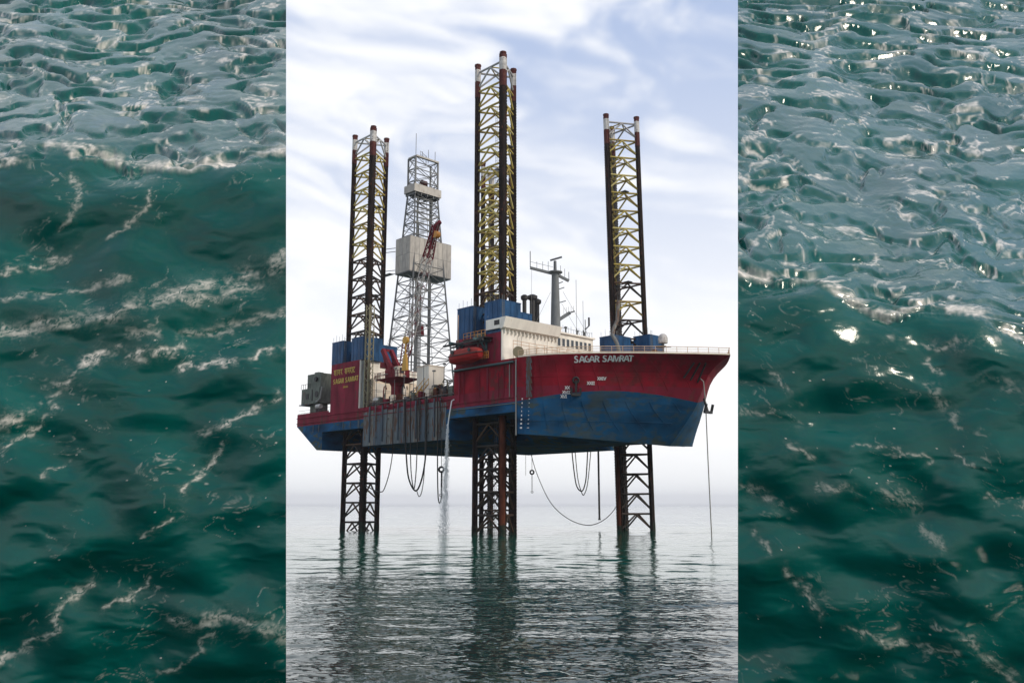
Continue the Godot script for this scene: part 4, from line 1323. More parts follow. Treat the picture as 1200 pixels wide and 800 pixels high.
# ------------------------------------------------------------------ masts, boats, domes
func make_fittings() -> void:
	var t := thing("signal_mast", L(1.2, 15.0, 38.3), "tall grey signal mast with a crosstree and radar on the white bridge", "mast")
	var s := Shape.new()
	s.lathe(Vector3.ZERO, [[0.0, 0.0], [1.05, 0.0], [0.98, 4.0], [0.72, 13.6], [0.0, 13.6]], 20)
	part("mast_column", s, M.mast, t)
	s = Shape.new()
	s.lathe(Vector3.ZERO, [[0.0, 13.4], [1.5, 13.9], [1.5, 14.1], [0.0, 14.1]], 16)
	part("radar_platform", s, M.mast, t)
	s = Shape.new()
	s.beam(Vector3(0, 13.6, 0.4), Vector3(-2.6, 14.6, 4.6), 0.5, 0.5)
	s.beam(Vector3(0, 13.6, -0.4), Vector3(1.4, 12.4, -2.6), 0.5, 0.5)
	part("crosstree", s, M.mast, t)
	s = Shape.new()
	s.tube(Vector3(0, 14.1, 0), Vector3(0, 16.4, 0), 0.35, 0.3, 10)
	s.beam(Vector3(-0.9, 16.6, 0.5), Vector3(1.1, 17.2, -0.9), 0.35, 0.3)
	part("radar_scanner", s, M.steel[1], t)
	for q in [[-2.6, 14.7, 4.6, 3.4, 0.09], [-1.9, 14.4, 3.4, 1.6, 0.05], [-1.3, 14.2, 2.3, 1.9, 0.05], [-0.7, 14.0, 1.3, 2.2, 0.05], [0.6, 13.2, -1.0, 2.3, 0.05], [1.0, 12.9, -1.8, 2.0, 0.05], [1.4, 12.6, -2.6, 1.7, 0.07]]:
		strut("aerial_rod", t, Vector3(q[0], q[1], q[2]), Vector3(q[0], q[1] + q[3], q[2]), q[4], M.steel[1])
	strut("crosstree_rail", t, Vector3(0, 15.0, 0.6), Vector3(-2.6, 15.9, 4.6), 0.04, M.steel[1])
	for q in [[10.4, 0.9], [7.6, 1.1], [11.6, 0.7]]:
		var e := Shape.new()
		e.beam(Vector3(0.3, q[0], -0.4), Vector3(0.3 + q[1], q[0] + 0.45, -0.5 - q[1]), 0.22, 0.16)
		part("lamp_bracket", e, M.mast, t)
	s = Shape.new()
	s.beam(Vector3(0.5, 4.0, -0.3), Vector3(2.0, 5.6, -2.2), 0.3, 0.7)
	s.beam(Vector3(2.0, 5.6, -2.2), Vector3(2.6, 5.9, -2.9), 0.8, 0.15)
	part("lower_platform", s, M.mast, t)
	for i in 5: strut("platform_post", t, Vector3(1.2 + i * 0.3, 5.2 + i * 0.2, -1.2 - i * 0.4), Vector3(1.2 + i * 0.3, 6.6 + i * 0.1, -1.2 - i * 0.4), 0.035, M.steel[1])
	for q in [[[1.0, 10.0, -1.2], [4.6, 0.3, -5.2]], [[0.8, 7.5, -1.0], [3.8, 0.3, -3.6]], [[-2.4, 14.6, 4.4], [-3.0, 0.3, 4.0]], [[-0.6, 9.8, 0.8], [-2.8, 0.4, 4.8]]]:
		strut("stay", t, Vector3(q[0][0], q[0][1], q[0][2]), Vector3(q[1][0], q[1][1], q[1][2]), 0.03, M.rope_pale)
	# whip aerials on the bridge roof
	for q in [[6.0, 16.0, 50.0, "tall thin whip aerial nearest the mast on the bridge roof"], [6.0, 18.0, 46.0, "short whip aerial at the right end of the bridge roof"]]:
		var w := thing("whip_aerial", L(q[0], q[1], 38.6), q[3], "aerial", "aerials on the bridge roof")
		strut("rod", w, Vector3.ZERO, Vector3(0, q[2] - 38.6, 0), 0.05, M.steel[2])
		strut("socket", w, Vector3.ZERO, Vector3(0, 1.4, 0), 0.14, M.steel[1])
	var w2 := thing("aerial_stand", L(6.0, 18.6, 38.6), "dark aerial stand with a bracket at the right of the bridge roof", "aerial", "aerials on the bridge roof")
	strut("post", w2, Vector3.ZERO, Vector3(0, 3.6, 0), 0.09, M.steel[1])
	strut("bracket", w2, Vector3(0, 1.6, 0), Vector3(0.4, 2.4, -0.7), 0.12, M.black)
	strut("cylinder", w2, Vector3(0.4, 2.4, -0.7), Vector3(0.4, 4.1, -0.7), 0.2, M.black)
	# three black exhaust stacks
	var fl := ["leftmost slim black exhaust stack behind the nearest leg", "tallest black exhaust stack, the middle one of three", "right hand exhaust stack with a tan lower half"]
	var k := 0
	for q in [[-2.3, 9.6, 47.2, 0.42], [-2.3, 11.9, 47.6, 0.58], [-2.3, 13.2, 46.9, 0.5]]:
		var f := thing("exhaust_stack", L(q[0], q[1], 38.3), fl[k], "exhaust stack", "exhaust stacks behind the bridge")
		s = Shape.new()
		s.lathe(Vector3.ZERO, [[0.0, 0.0], [q[3], 0.0], [q[3], q[2] - 38.3 - 1.0], [q[3] * 0.9, q[2] - 38.9], [0.0, q[2] - 38.9]], 14)
		part("pipe", s, M.black, f)
		s = Shape.new()
		s.lathe(Vector3.ZERO, [[q[3], q[2] - 39.4], [q[3] * 1.75, q[2] - 39.1], [q[3] * 1.8, q[2] - 38.5], [q[3] * 0.8, q[2] - 38.2], [0.0, q[2] - 38.2]], 14)
		part("spark_cowl", s, M.black, f)
		if k == 2:
			s = Shape.new()
			s.lathe(Vector3.ZERO, [[q[3] + 0.05, 0.0], [q[3] + 0.05, 3.4], [q[3], 3.4]], 14)
			part("heat_lagging", s, M.cream, f)
		k += 1
	# radar dome
	var rd := thing("radar_dome", L(9.3, 40.0, FORE), "grey white radar dome on a stalk right of the blue boxes", "radar dome")
	s = Shape.new()
	s.tube(Vector3(0, 0, 0), Vector3(0, 7.6, 0), 0.16, 0.12, 8)
	part("stalk", s, M.mast, rd)
	s = Shape.new()
	s.tube(Vector3(-0.3, 7.5, 0.3), Vector3(-0.3, 7.7, 0.3), 1.1, 1.1, 14)
	s.beam(Vector3(0.2, 7.55, -0.2), Vector3(1.2, 7.55, -1.2), 0.5, 0.16)
	part("platform", s, M.black, rd)
	s = Shape.new()
	s.lathe(Vector3(0, 8.3, 0), [[0.0, 0.0], [0.95, 0.0], [1.05, 0.5], [1.02, 1.2], [0.8, 1.75], [0.45, 2.05], [0.0, 2.15]], 18)
	part("dome", s, M.band_white, rd)
	strut("neck", rd, Vector3(0, 7.6, 0), Vector3(0, 8.4, 0), 0.25, M.mast)
	# spare anchor buoy / light on the forecastle
	var lt := thing("windlass_head", L(14.5, 30.0, FORE), "small brown windlass head on the bow deck edge", "windlass")
	s = Shape.new()
	s.lathe(Vector3.ZERO, [[0.0, 0.0], [0.6, 0.0], [0.35, 0.3], [0.3, 4.2], [0.6, 4.4], [0.6, 5.0], [0.0, 5.2]], 12)
	part("barrel", s, M.chord_rust, lt)
	# round reel by the deckhouse
	var rl := thing("hose_reel", L(9.2, -3.6, FORE), "grey brown round hose reel at the deck edge under the white deckhouse", "hose reel")
	s = Shape.new()
	s.tube(Vector3(0.0, 1.3, -0.25), Vector3(0.45, 1.3, 0.25), 1.0, 1.0, 20)
	part("disc", s, M.khaki[1], rl)
	s = Shape.new()
	s.beam(Vector3(-0.3, 0, -0.4), Vector3(0.1, 1.3, 0), 0.15, 0.15); s.beam(Vector3(0.6, 0, 0.4), Vector3(0.2, 1.3, 0), 0.15, 0.15)
	part("stand", s, M.steel[1], rl)
	make_lifeboat()
	make_anchor()

func make_lifeboat() -> void:
	var lb := thing("lifeboat", L(-0.9, -7.2, 31.0), "orange red enclosed lifeboat hanging over the ship side left of the bow", "lifeboat")
	var len2 := 4.7
	var s := Shape.new(); var top := Shape.new()
	var n := 16
	var rings := []; var tops := []
	for i in n + 1:
		var t := -1.0 + 2.0 * i / n
		var w := 1.45 * pow(maxf(1.0 - pow(absf(t), 2.6), 0.0), 0.6) + 0.02
		var keel := 0.15 + 0.75 * pow(absf(t), 3.0)
		var sheer := 1.75 + 0.22 * t * t
		var a := []
		for q in [[-1.0, 1.0], [-0.93, 0.62], [-0.6, 0.25], [0.0, 0.0], [0.6, 0.25], [0.93, 0.62], [1.0, 1.0]]:
			a.append(Vector3(t * len2, keel + (sheer - keel) * q[1], q[0] * w))
		rings.append(a)
		var c := []
		var ht := 1.35 * pow(maxf(1.0 - pow(absf(t), 3.5), 0.0), 0.7)
		for q in [[-1.0, 0.0], [-0.92, 0.55], [-0.6, 0.9], [0.0, 1.0], [0.6, 0.9], [0.92, 0.55], [1.0, 0.0]]:
			c.append(Vector3(t * len2 * 0.97, sheer + 0.02 + ht * q[1], q[0] * w * 0.94))
		tops.append(c)
	for i in n:
		for j in 6:
			s.face(rings[i][j], rings[i + 1][j], rings[i + 1][j + 1], rings[i][j + 1], Vector3(0, 1.8, 0))
			top.face(tops[i][j], tops[i + 1][j], tops[i + 1][j + 1], tops[i][j + 1], Vector3(0, 1.5, 0))
	part("boat_hull", s, M.boat, lb)
	var cp := part("canopy", top, M.boat_top, lb)
	s = Shape.new()
	for i in n:
		s.beam(rings[i][6] + Vector3(0, 0, 0.06), rings[i + 1][6] + Vector3(0, 0, 0.06), 0.14, 0.16)
		s.beam(rings[i][0] - Vector3(0, 0, 0.06), rings[i + 1][0] - Vector3(0, 0, 0.06), 0.14, 0.16)
	part("gunwale", s, M.black, lb)
	for q in [[-2.3, 0.42], [2.4, 0.36]]:
		var w := Shape.new()
		w.tube(Vector3(q[0], 2.45, 1.25), Vector3(q[0], 2.45, 1.42), q[1], q[1], 12)
		part("hatch", w, M.black, cp)
	for x in [-3.4, 3.4]: strut("lifting_hook", lb, Vector3(x, 2.6, 0), Vector3(x, 4.2, 0), 0.08, M.black)
	# davit
	var dv := thing("boat_davit", L(-0.9, SB, 31.5), "dark steel davit frame and platform above the orange lifeboat", "davit")
	for x in [-3.4, 3.4]:
		var d := Shape.new()
		d.beam(Vector3(x, 0, -0.6), Vector3(x, 3.9, 0.2), 0.4, 0.5)
		d.beam(Vector3(x, 3.9, -1.0), Vector3(x, 3.9, 3.4), 0.35, 0.45)
		d.beam(Vector3(x, 1.6, 0.0), Vector3(x, 3.8, 1.8), 0.25, 0.25)
		part("davit_arm", d, M.teal, dv)
	var b := Shape.new()
	b.beam(Vector3(-6.0, 3.65, 2.6), Vector3(5.2, 3.65, 2.6), 0.35, 0.35)
	b.beam(Vector3(-6.0, 3.65, 0.6), Vector3(5.2, 3.65, 0.6), 0.3, 0.3)
	part("cross_beam", b, M.black, dv)
	slab("platform", dv, Vector3(-1.0, 4.15, -0.3), Vector3(5.0, 4.3, 2.0), M.black)
	for i in 7:
		strut("rail_post", dv, Vector3(-1.0 + i, 4.3, 1.9), Vector3(-1.0 + i, 5.5, 1.9), 0.05, M.orange)
		strut("rail_post", dv, Vector3(1.8 + i * 0.55, 0.3, 1.2), Vector3(1.8 + i * 0.55, 1.6, 1.2), 0.05, M.orange)
	for y in [4.9, 5.5]: strut("rail_bar", dv, Vector3(-1.0, y, 1.9), Vector3(5.0, y, 1.9), 0.05, M.orange)
	for y in [0.9, 1.6]: strut("rail_bar", dv, Vector3(1.8, y, 1.2), Vector3(5.1, y, 1.2), 0.05, M.orange)
	strut("whip_pole", dv, Vector3(-2.0, 3.9, 2.4), Vector3(-2.0, 9.2, 2.4), 0.07, M.peach)
	s = Shape.new()
	s.tube(Vector3(1.2, 4.9, 0.4), Vector3(3.0, 4.9, 0.4), 0.55, 0.55, 12)
	part("winch_drum", s, M.machine, dv)

func make_anchor() -> void:
	var t := thing("bow_anchor", L(33.6, 19.0, 22.4), "small dark stockless anchor hung at the stem of the bow", "anchor")
	var s := Shape.new()
	s.beam(Vector3(-0.3, 1.6, 0), Vector3(0.5, -0.9, 0.1), 0.3, 0.3)
	part("shank", s, M.black, t)
	s = Shape.new()
	s.beam(Vector3(0.5, -0.9, -1.0), Vector3(0.5, -0.9, 1.2), 0.5, 0.45)
	for z in [-0.9, 1.1]: s.beam(Vector3(0.5, -0.9, z), Vector3(0.9, 0.5, z), 0.3, 0.4)
	part("flukes", s, M.black, t)
	var sa := thing("stowed_anchor", hull_point(19.3, 25.4), "black stowed anchor in a sooty pocket on the red and blue bow", "anchor")
	var fr := bow_frame(19.3, 25.4, 0.0)
	s = Shape.new()
	var e0 := Vector3.ZERO
	s.beam(e0 + fr.basis.z * 0.25 + fr.basis.y * 1.5, e0 + fr.basis.z * 0.3 - fr.basis.y * 0.9, 0.3, 0.35)
	part("shank", s, M.black, sa)
	s = Shape.new()
	s.beam(fr.basis.z * 0.3 - fr.basis.y * 1.0 - fr.basis.x * 0.8, fr.basis.z * 0.3 - fr.basis.y * 1.0 + fr.basis.x * 0.8, 0.5, 0.5)
	for q in [-0.8, 0.8]: s.beam(fr.basis.z * 0.35 - fr.basis.y * 1.0 + fr.basis.x * q, fr.basis.z * 0.35 + fr.basis.y * 0.2 + fr.basis.x * q, 0.3, 0.35)
	part("flukes", s, M.black, sa)
	s = Shape.new()
	s.ring(fr.basis.z * 0.05 + fr.basis.y * 1.5, fr.basis.z, 0.5, 0.16, 16, 6)
	part("hawse_ring", s, M.black, sa)
	# line from the bow to the water
	var l := thing("anchor_line", L(33.6, 19.0, 27.2), "pale grey mooring line running straight down from the bow into the sea", "line")
	s = Shape.new()
	s.path([Vector3(-0.9, 0.5, 0.2), Vector3(-0.2, -0.2, 0.1), Vector3(0.0, -4.0, 0), Vector3(0.05, -14.0, 0), Vector3(0.2, -27.6, 0)], 0.10, 6)
	part("rope", s, M.rope_pale, l)
	# three dark fender bars under the flare
	for i in 3:
		var f := thing("flare_bar", hull_point(31.2 + i * 0.55, 27.6 - i * 0.35), ["lowest dark bar under the flared bow", "middle dark bar under the flared bow", "uppermost dark bar under the flared bow"][i], "hull bar", "dark bars under the bow flare")
		var f0 := bow_frame(31.2 + i * 0.55, 27.6 - i * 0.35, 0.05).origin
		var f1 := bow_frame(33.6 + i * 0.6, 30.1, 0.08).origin
		s = Shape.new()
		s.beam(Vector3.ZERO, f1 - f0, 0.22, 0.22)
		part("bar", s, M.black, f)

func hull_point(a: float, y: float) -> Vector3:
	return bow_frame(a, y, 0.05).origin

# ------------------------------------------------------------------ loose and lesser gear on deck
func make_deck_gear() -> void:
	# stern machinery
	var t := thing("stern_winch_house", L(-61.0, -1.0, MAIN), "grey green winch machinery house standing on the stern", "winch house")
	block("stand", t, Vector3(-2.0, 0, -1.0), Vector3(2.5, 2.9, 1.0), M.machine)
	block("lower_housing", t, Vector3(-4.4, 2.902, -1.8), Vector3(3.4, 6.6, 2.0), M.machine)
	block("upper_housing", t, Vector3(-2.6, 6.602, -1.4), Vector3(3.2, 10.0, 1.6), M.machine)
	block("hood", t, Vector3(-0.9, 10.002, -0.6), Vector3(0.8, 10.5, 0.8), M.machine)
	block("ledge", t, Vector3(-4.8, 2.7, -2.0), Vector3(-0.5, 2.9, 2.4), M.grey_b)
	for q in [[1.6, 8.6, 0.55], [2.3, 5.0, 0.75]]:
		var s := Shape.new()
		s.tube(Vector3(q[0], q[1], 1.5), Vector3(q[0], q[1], 2.1), q[2], q[2], 16)
		part("drum_end", s, M.black, t)
	for i in 5:
		strut("railing_post", t, Vector3(-4.7 + i * 1.0, 6.6, 2.0), Vector3(-4.7 + i * 1.0, 7.7, 2.0), 0.05, M.black)
	strut("railing_bar", t, Vector3(-4.7, 7.7, 2.0), Vector3(-0.4, 7.7, 2.0), 0.05, M.black)
	for q in [[-3.4, 3.4, -2.8, 5.9], [-2.2, 4.1, -1.2, 5.4], [0.2, 3.6, 0.6, 6.2]]:
		slab("cover_plate", t, Vector3(q[0], q[1], 2.002), Vector3(q[2], q[3], 2.12), M.grey_c if q[0] < -3.0 else M.black)
	var s := Shape.new()
	s.path([Vector3(2.5, 3.2, 2.2), Vector3(3.4, 3.3, 2.2), Vector3(4.2, 3.9, 2.2), Vector3(4.6, 6.5, 2.0)], 0.22, 8)
	part("elbow_pipe", s, M.steel[2], t)
	var fl := thing("life_raft_canister", L(-56.6, -3.6, MAIN), "white life raft drum lying on the stern deck", "life raft")
	s = Shape.new()
	s.tube(Vector3(-0.9, 1.9, 0), Vector3(0.9, 1.9, 0), 0.5, 0.5, 14)
	part("drum", s, M.band_white, fl)
	s = Shape.new()
	s.beam(Vector3(-0.5, 0, 0), Vector3(-0.5, 1.5, 0), 0.8, 0.12); s.beam(Vector3(0.5, 0, 0), Vector3(0.5, 1.5, 0), 0.8, 0.12)
	part("cradle", s, M.steel[1], fl)
	var fl2 := thing("life_raft_canister", L(-33.0, -3.9, MAIN), "white life raft drum below the crane at the deck edge", "life raft")
	s = Shape.new()
	s.tube(Vector3(-0.9, 1.4, 0), Vector3(0.9, 1.4, 0), 0.6, 0.6, 14)
	part("drum", s, M.band_white, fl2)
	s = Shape.new()
	s.beam(Vector3(-0.5, 0, 0), Vector3(-0.5, 0.9, 0), 0.8, 0.12); s.beam(Vector3(0.5, 0, 0), Vector3(0.5, 0.9, 0), 0.8, 0.12)
	part("cradle", s, M.steel[1], fl2)
	# khaki lattice tower
	var lt := thing("lattice_tower", L(-36.2, -4.2, MAIN), "slim khaki lattice tower standing upright in front of the left leg", "tower")
	lattice(lt, Vector3(0, 0, 0), Vector3(0, 22.5, 0), 1.25, 1.25, 17, 0.10, 0.06, M.khaki, Vector3.BACK)
	for i in 3: strut("service_pipe", lt, Vector3(-0.3 + i * 0.3, 0, 0.1 * i), Vector3(-0.3 + i * 0.3, 21.0, 0.1 * i), 0.09, pick(M.khaki))
	# white containers
	var cg := [[-21.6, 1.0, 5.6, 4.2, 7.6, "tall white equipment house below the crane hook", 0], [-11.2, 2.0, 4.6, 4.0, 5.2, "white box container close to the red forward block", 1]]
	for q in cg:
		var c := thing("container", L(q[0], q[1], MAIN), q[5], "container", "white boxes on the main deck")
		block("shell", c, Vector3(-q[2] * 0.3, 0, -q[3] * 0.5), Vector3(q[2] * 0.4, q[4], q[3] * 0.5), M.white)
		block("roof_plate", c, Vector3(-q[2] * 0.3 - 0.1, q[4] + 0.002, -q[3] * 0.5 - 0.1), Vector3(q[2] * 0.4 + 0.1, q[4] + 0.15, q[3] * 0.5 + 0.1), M.cream)
		block("opening", c, Vector3(q[2] * 0.4 + 0.002, q[4] * 0.36, -0.6), Vector3(q[2] * 0.4 + 0.05, q[4] * 0.5, 0.7), M.black)
		for i in 4: slab("rib", c, Vector3(-q[2] * 0.25 + i * q[2] * 0.17, 0.1, q[3] * 0.5 + 0.002), Vector3(-q[2] * 0.25 + i * q[2] * 0.17 + 0.12, q[4] - 0.1, q[3] * 0.5 + 0.08), M.white)
	# mud tanks, pumps and piping along the deck edge: each a separate machine
	var kinds := ["yellow", "dark", "rust", "grey", "yellow", "dark", "white", "rust", "dark", "yellow", "grey", "dark", "rust"]
	var places := ["left of the crane pedestal", "right of the crane pedestal", "under the crane platform", "behind the guard rail amidships", "below the white equipment house", "between the white equipment house and the derrick", "right of the equipment house", "beside the tubular rack", "in front of the derrick foot", "left of the white container", "under the white container", "at the foot of the red forward block", "behind the rail next to the lifeboat"]
	for i in 13:
		var a := -34.5 + i * 2.1
		var g := thing("deck_pump", L(a, -2.0 + 2.0 * rng.randf(), MAIN), "small %s pump unit with pipes, %s" % [{"yellow": "yellow", "dark": "black", "rust": "rust brown", "grey": "grey", "white": "white"}[kinds[i]], places[i]], "pump", "pump units along the main deck edge")
		var mat: Material = {"yellow": M.amber, "dark": M.black, "rust": M.chord_rust, "grey": M.grey_b, "white": M.white}[kinds[i]]
		block("skid", g, Vector3(-0.9, 0, -0.7), Vector3(0.9, 0.3, 0.7), M.chord_rust)
		var hh := rng.randf_range(1.2, 2.6)
		block("housing", g, Vector3(-0.7, 0.302, -0.5), Vector3(0.3, hh, 0.5), mat)
		var sh := Shape.new()
		sh.tube(Vector3(0.1, 0.9, 0.7), Vector3(0.9, 0.9, 0.7), 0.4, 0.4, 12)
		part("motor", sh, pick(M.steel), g)
		sh = Shape.new()
		var hp := hh + rng.randf_range(0.3, 1.8)
		sh.path([Vector3(0.6, 0.9, 0.2), Vector3(0.6, hp - 0.3, 0.2), Vector3(0.7, hp, 0.2), Vector3(1.6, hp, 0.1)], 0.12, 8)
		part("pipe", sh, pick(M.steel) if i % 3 else M.amber, g)
	# rack of black drill pipes standing by the derrick
	var rk := thing("drill_pipe_rack", L(-15.8, 5.0, MAIN), "rack of black upright tubulars right of the derrick foot", "pipe rack")
	for i in 9:
		strut("drill_pipe", rk, Vector3(-2.4 + i * 0.62, 0.1, 0.3 * (i % 3)), Vector3(-2.4 + i * 0.62, 5.2 + 0.8 * rng.randf(), 0.3 * (i % 3)), 0.2, M.black)
	block("rack_frame", rk, Vector3(-3.0, 3.0, -0.8), Vector3(3.4, 3.4, -0.4), M.black)
	block("rack_base", rk, Vector3(-3.0, 0, -0.8), Vector3(3.4, 0.1, 1.2), M.chord_rust)
	# big cable drum
	var dr := thing("cable_drum", L(-12.4, -3.0, MAIN), "dark cable drum on the deck beside the red block", "cable drum")
	s = Shape.new()
	s.tube(Vector3(0.0, 1.4, -0.8), Vector3(0.0, 1.4, 0.8), 0.7, 0.7, 16)
	part("core", s, M.rope, dr)
	for z in [-0.85, 0.85]:
		s = Shape.new()
		s.tube(Vector3(0, 1.4, z - 0.06), Vector3(0, 1.4, z + 0.06), 1.35, 1.35, 20)
		part("flange", s, M.black, dr)
	# sloping yellow gangway
	var gw := thing("gangway", L(-19.5, -3.4, MAIN), "yellow inclined gangway with rails at the deck edge", "gangway")
	for z in [-0.5, 0.5]:
		strut("stringer", gw, Vector3(-2.2, 0.2, z), Vector3(2.4, 3.4, z), 0.1, M.amber)
		strut("hand_rail", gw, Vector3(-2.2, 1.3, z), Vector3(2.4, 4.5, z), 0.06, M.amber)
		for i in 5: strut("post", gw, Vector3(-2.2 + i * 1.15, 0.2 + i * 0.8, z), Vector3(-2.2 + i * 1.15, 1.3 + i * 0.8, z), 0.05, M.amber)
	for i in 12: slab("tread", gw, Vector3(-2.1 + i * 0.38, 0.22 + i * 0.265, -0.5), Vector3(-1.85 + i * 0.38, 0.26 + i * 0.265, 0.5), M.amber)

# ------------------------------------------------------------------ hoses, ropes, water
func hang(called: String, pts: Array, r: float, mat: Material, label: String, category: String, group: String) -> Node3D:
	# pts: control points [a, b, y]; smoothed by Catmull-Rom
	var cp := []
	for q in pts: cp.append(L(q[0], q[1], q[2]))
	var base: Vector3 = cp[0]
	var o := thing(called, base, label, category, group)
	var line := []
	for i in cp.size() - 1:
		var p0: Vector3 = cp[maxi(i - 1, 0)]; var p1: Vector3 = cp[i]; var p2: Vector3 = cp[i + 1]; var p3: Vector3 = cp[mini(i + 2, cp.size() - 1)]
		for k in 8:
			line.append(p1.cubic_interpolate(p2, p0, p3, k / 8.0) - base)
	line.append(cp[-1] - base)
	var s := Shape.new()
	s.path(line, r, 6)
	part("line", s, mat, o)
	return o

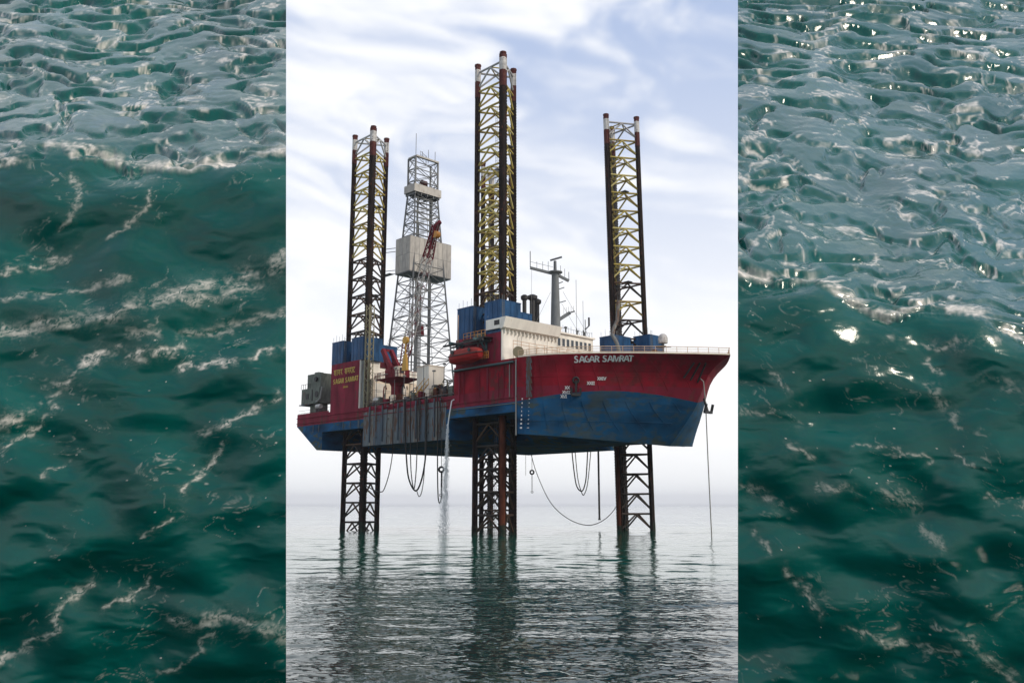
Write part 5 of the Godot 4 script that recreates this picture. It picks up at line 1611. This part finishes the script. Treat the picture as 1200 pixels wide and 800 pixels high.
func make_hanging() -> void:
	var b := SB - 0.55
	var g := "hoses hung over the ship side"
	hang("hose", [[-25.2, b, 26.4], [-25.2, b, 20.0], [-25.1, b, 15.9], [-26.1, b, 11.7], [-27.7, b, 8.6], [-28.9, b, 8.1], [-30.5, b, 8.3], [-38.6, -2.6, 9.6]], 0.10, M.rubber, "thin black hose curving from the side to the left leg", "hose", g)
	hang("hose", [[-21.3, b, 26.4], [-21.0, b, 20.0], [-20.6, b, 15.8], [-19.6, b, 10.7], [-17.3, b, 8.2], [-15.5, b, 10.3], [-14.4, b, 14.7], [-14.3, b, 20.0], [-14.4, b, 26.4]], 0.17, M.rubber, "thickest black hose hanging in a wide loop below the grey side", "hose", g)
	hang("hose", [[-19.2, b - 0.2, 26.4], [-19.0, b - 0.2, 18.0], [-18.6, b - 0.2, 12.0], [-17.6, b - 0.2, 8.6], [-17.0, b - 0.2, 12.0], [-16.8, b - 0.2, 18.0], [-16.7, b - 0.2, 26.4]], 0.11, M.rubber, "narrow black hose loop inside the wide one", "hose", g)
	hang("hose", [[-17.3, b + 0.2, 8.4], [-16.4, b + 0.2, 7.1], [-15.5, b + 0.2, 8.4], [-14.9, b + 0.2, 12.4], [-14.8, b + 0.2, 20.0], [-14.8, b + 0.2, 26.2]], 0.09, M.rope, "thin grey hose drooping lowest beside the wide loop", "hose", g)
	hang("hose", [[-11.0, b, 26.4], [-10.8, b, 18.0], [-10.6, b, 10.5], [-10.3, b, 6.6], [-9.75, b, 5.9], [-9.4, b, 7.2], [-9.3, b, 11.6]], 0.13, M.rubber, "long black hose in a tight loop left of the falling water", "hose", g)
	ring_fender(L(-9.4, b - 0.1, 12.1), 17.0, "black ring fender on a rope left of the falling water")
	# far side
	var pb := 44.9
	var g2 := "hoses hung under the far side"
	ring_fender(L(-35.4, pb, 13.5), 18.0, "black ring fender on a rope right of the nearest leg")
	hang("hose", [[-22.0, pb, 18.6], [-21.3, pb, 13.2], [-20.5, pb, 9.8], [-18.9, pb, 8.7], [-17.8, pb, 10.7], [-17.3, pb, 14.0], [-16.9, pb, 18.6]], 0.15, M.rubber, "black hose loop hanging under the hull left of the thick pipe", "hose", g2)
	hang("hose", [[-20.7, pb - 0.3, 18.6], [-19.9, pb - 0.3, 11.7], [-18.7, pb - 0.3, 8.3], [-17.9, pb - 0.3, 8.0], [-16.8, pb - 0.3, 10.7], [-15.6, pb - 0.3, 18.6]], 0.11, M.rope, "thin grey hose loop hanging under the hull left of the thick pipe", "hose", g2)
	hang("mooring_rope", [[-35.9, pb, 18.6], [-33.7, pb, 13.1], [-29.2, pb, 6.2], [-23.6, pb, 2.4], [-17.7, pb, 0.9], [-13.1, pb, 1.8], [-9.2, pb, 4.5], [-4.2, 42.6, 9.0]], 0.09, M.rope, "long slack rope sagging from the hull bottom towards the right leg", "rope", "")
	hang("mooring_rope", [[-37.6, pb, 18.6], [-37.6, pb, 15.0], [-37.6, pb, 12.7]], 0.06, M.rope_pale, "short thin rope end hanging right of the nearest leg", "rope", "")
	var pp := thing("caisson_pipe", L(-13.5, pb - 0.2, 18.0), "thick black vertical pipe hanging from the hull almost to the water", "pipe")
	strut("pipe", pp, Vector3(0, 0, 0), Vector3(0, -15.6, 0), 0.24, M.black)
	strut("flange", pp, Vector3(0, -15.6, 0), Vector3(0, -15.9, 0), 0.34, M.black)
	# vertical pipes and cables on the grey side
	var k := 0
	for q in [[-31.6, 0.09], [-27.4, 0.07], [-21.8, 0.10], [-16.6, 0.14], [-14.3, 0.10], [-10.2, 0.12]]:
		var words := ["leftmost slim pipe running down the grey ship side", "second slim pipe from the left on the grey ship side", "third slim pipe from the left on the grey ship side", "thickest pipe running down the grey ship side", "slim pipe right of the thickest one on the grey side", "rightmost pipe on the grey ship side near the falling water"]
		var o := thing("side_pipe", L(q[0], SB - 0.45, 17.9), words[k], "pipe", "pipes running down the ship side")
		strut("pipe", o, Vector3.ZERO, Vector3(0, 8.3, 0), q[1], M.black if k % 2 else M.steel[1])
		for y in [1.5, 5.0, 7.6]: slab("clamp", o, Vector3(-0.2, y, -0.36), Vector3(0.2, y + 0.15, 0.1), M.steel[1])
		k += 1
	# falling cooling water
	var w := thing("water_jet", L(-6.6, SB - 0.5, 25.0), "white stream of water falling from the ship side into the sea", "water jet")
	var s := Shape.new()
	s.path([Vector3(0, 0.2, -0.45), Vector3(-0.05, -0.1, 0.1), Vector3(-0.3, -2.6, 0.4), Vector3(-0.55, -5.2, 0.6), Vector3(-0.75, -8.5, 0.75)], 0.12, 7)
	part("stream", s, M.spray, w)
	var drops := Shape.new()
	for i in 4200:
		var t := pow(rng.randf(), 0.8)
		var y := -4.5 - t * 20.6
		var c := Vector3(-0.5 - t * 0.55, y, 0.6 + t * 0.3)
		var spread := 0.14 + t * 0.72
		c += Vector3(rng.randfn() * spread * 0.6, 0, rng.randfn() * spread * 0.6)
		var r := rng.randf_range(0.02, 0.06)
		var e := r * rng.randf_range(1.5, 4.0)
		var px := [c + Vector3(r, 0, 0), c + Vector3(0, 0, r), c + Vector3(-r, 0, 0), c + Vector3(0, 0, -r)]
		for j in 4:
			var p: Vector3 = px[j]; var q: Vector3 = px[(j + 1) % 4]
			var nn := ((p + q) * 0.5 - c).normalized()
			drops.tri(p, q, c + Vector3(0, e, 0), nn); drops.tri(p, q, c - Vector3(0, e, 0), nn)
	var dp := part("spray", drops, M.spray, w)
	dp.set_meta("kind", "stuff")

func ring_fender(at: Vector3, top: float, label: String) -> void:
	var o := thing("ring_fender", at, label, "fender", "ring fenders hung on ropes")
	var s := Shape.new()
	var axis := Vector3(0.55, 0, 0.83).normalized()
	s.ring(Vector3.ZERO, axis, 0.46, 0.2, 20, 8)
	part("tyre_ring", s, M.rubber, o)
	strut("rope", o, Vector3(0, 0.5, 0), Vector3(0, top - at.y + 1.0, 0), 0.06, M.rope)
	strut("tail_rope", o, Vector3(0, -0.5, 0), Vector3(0, -4.4, 0), 0.09, M.rubber)
	s = Shape.new()
	s.ring(Vector3(0, -4.8, 0), axis, 0.26, 0.07, 12, 6)
	part("shackle", s, M.rubber, o)
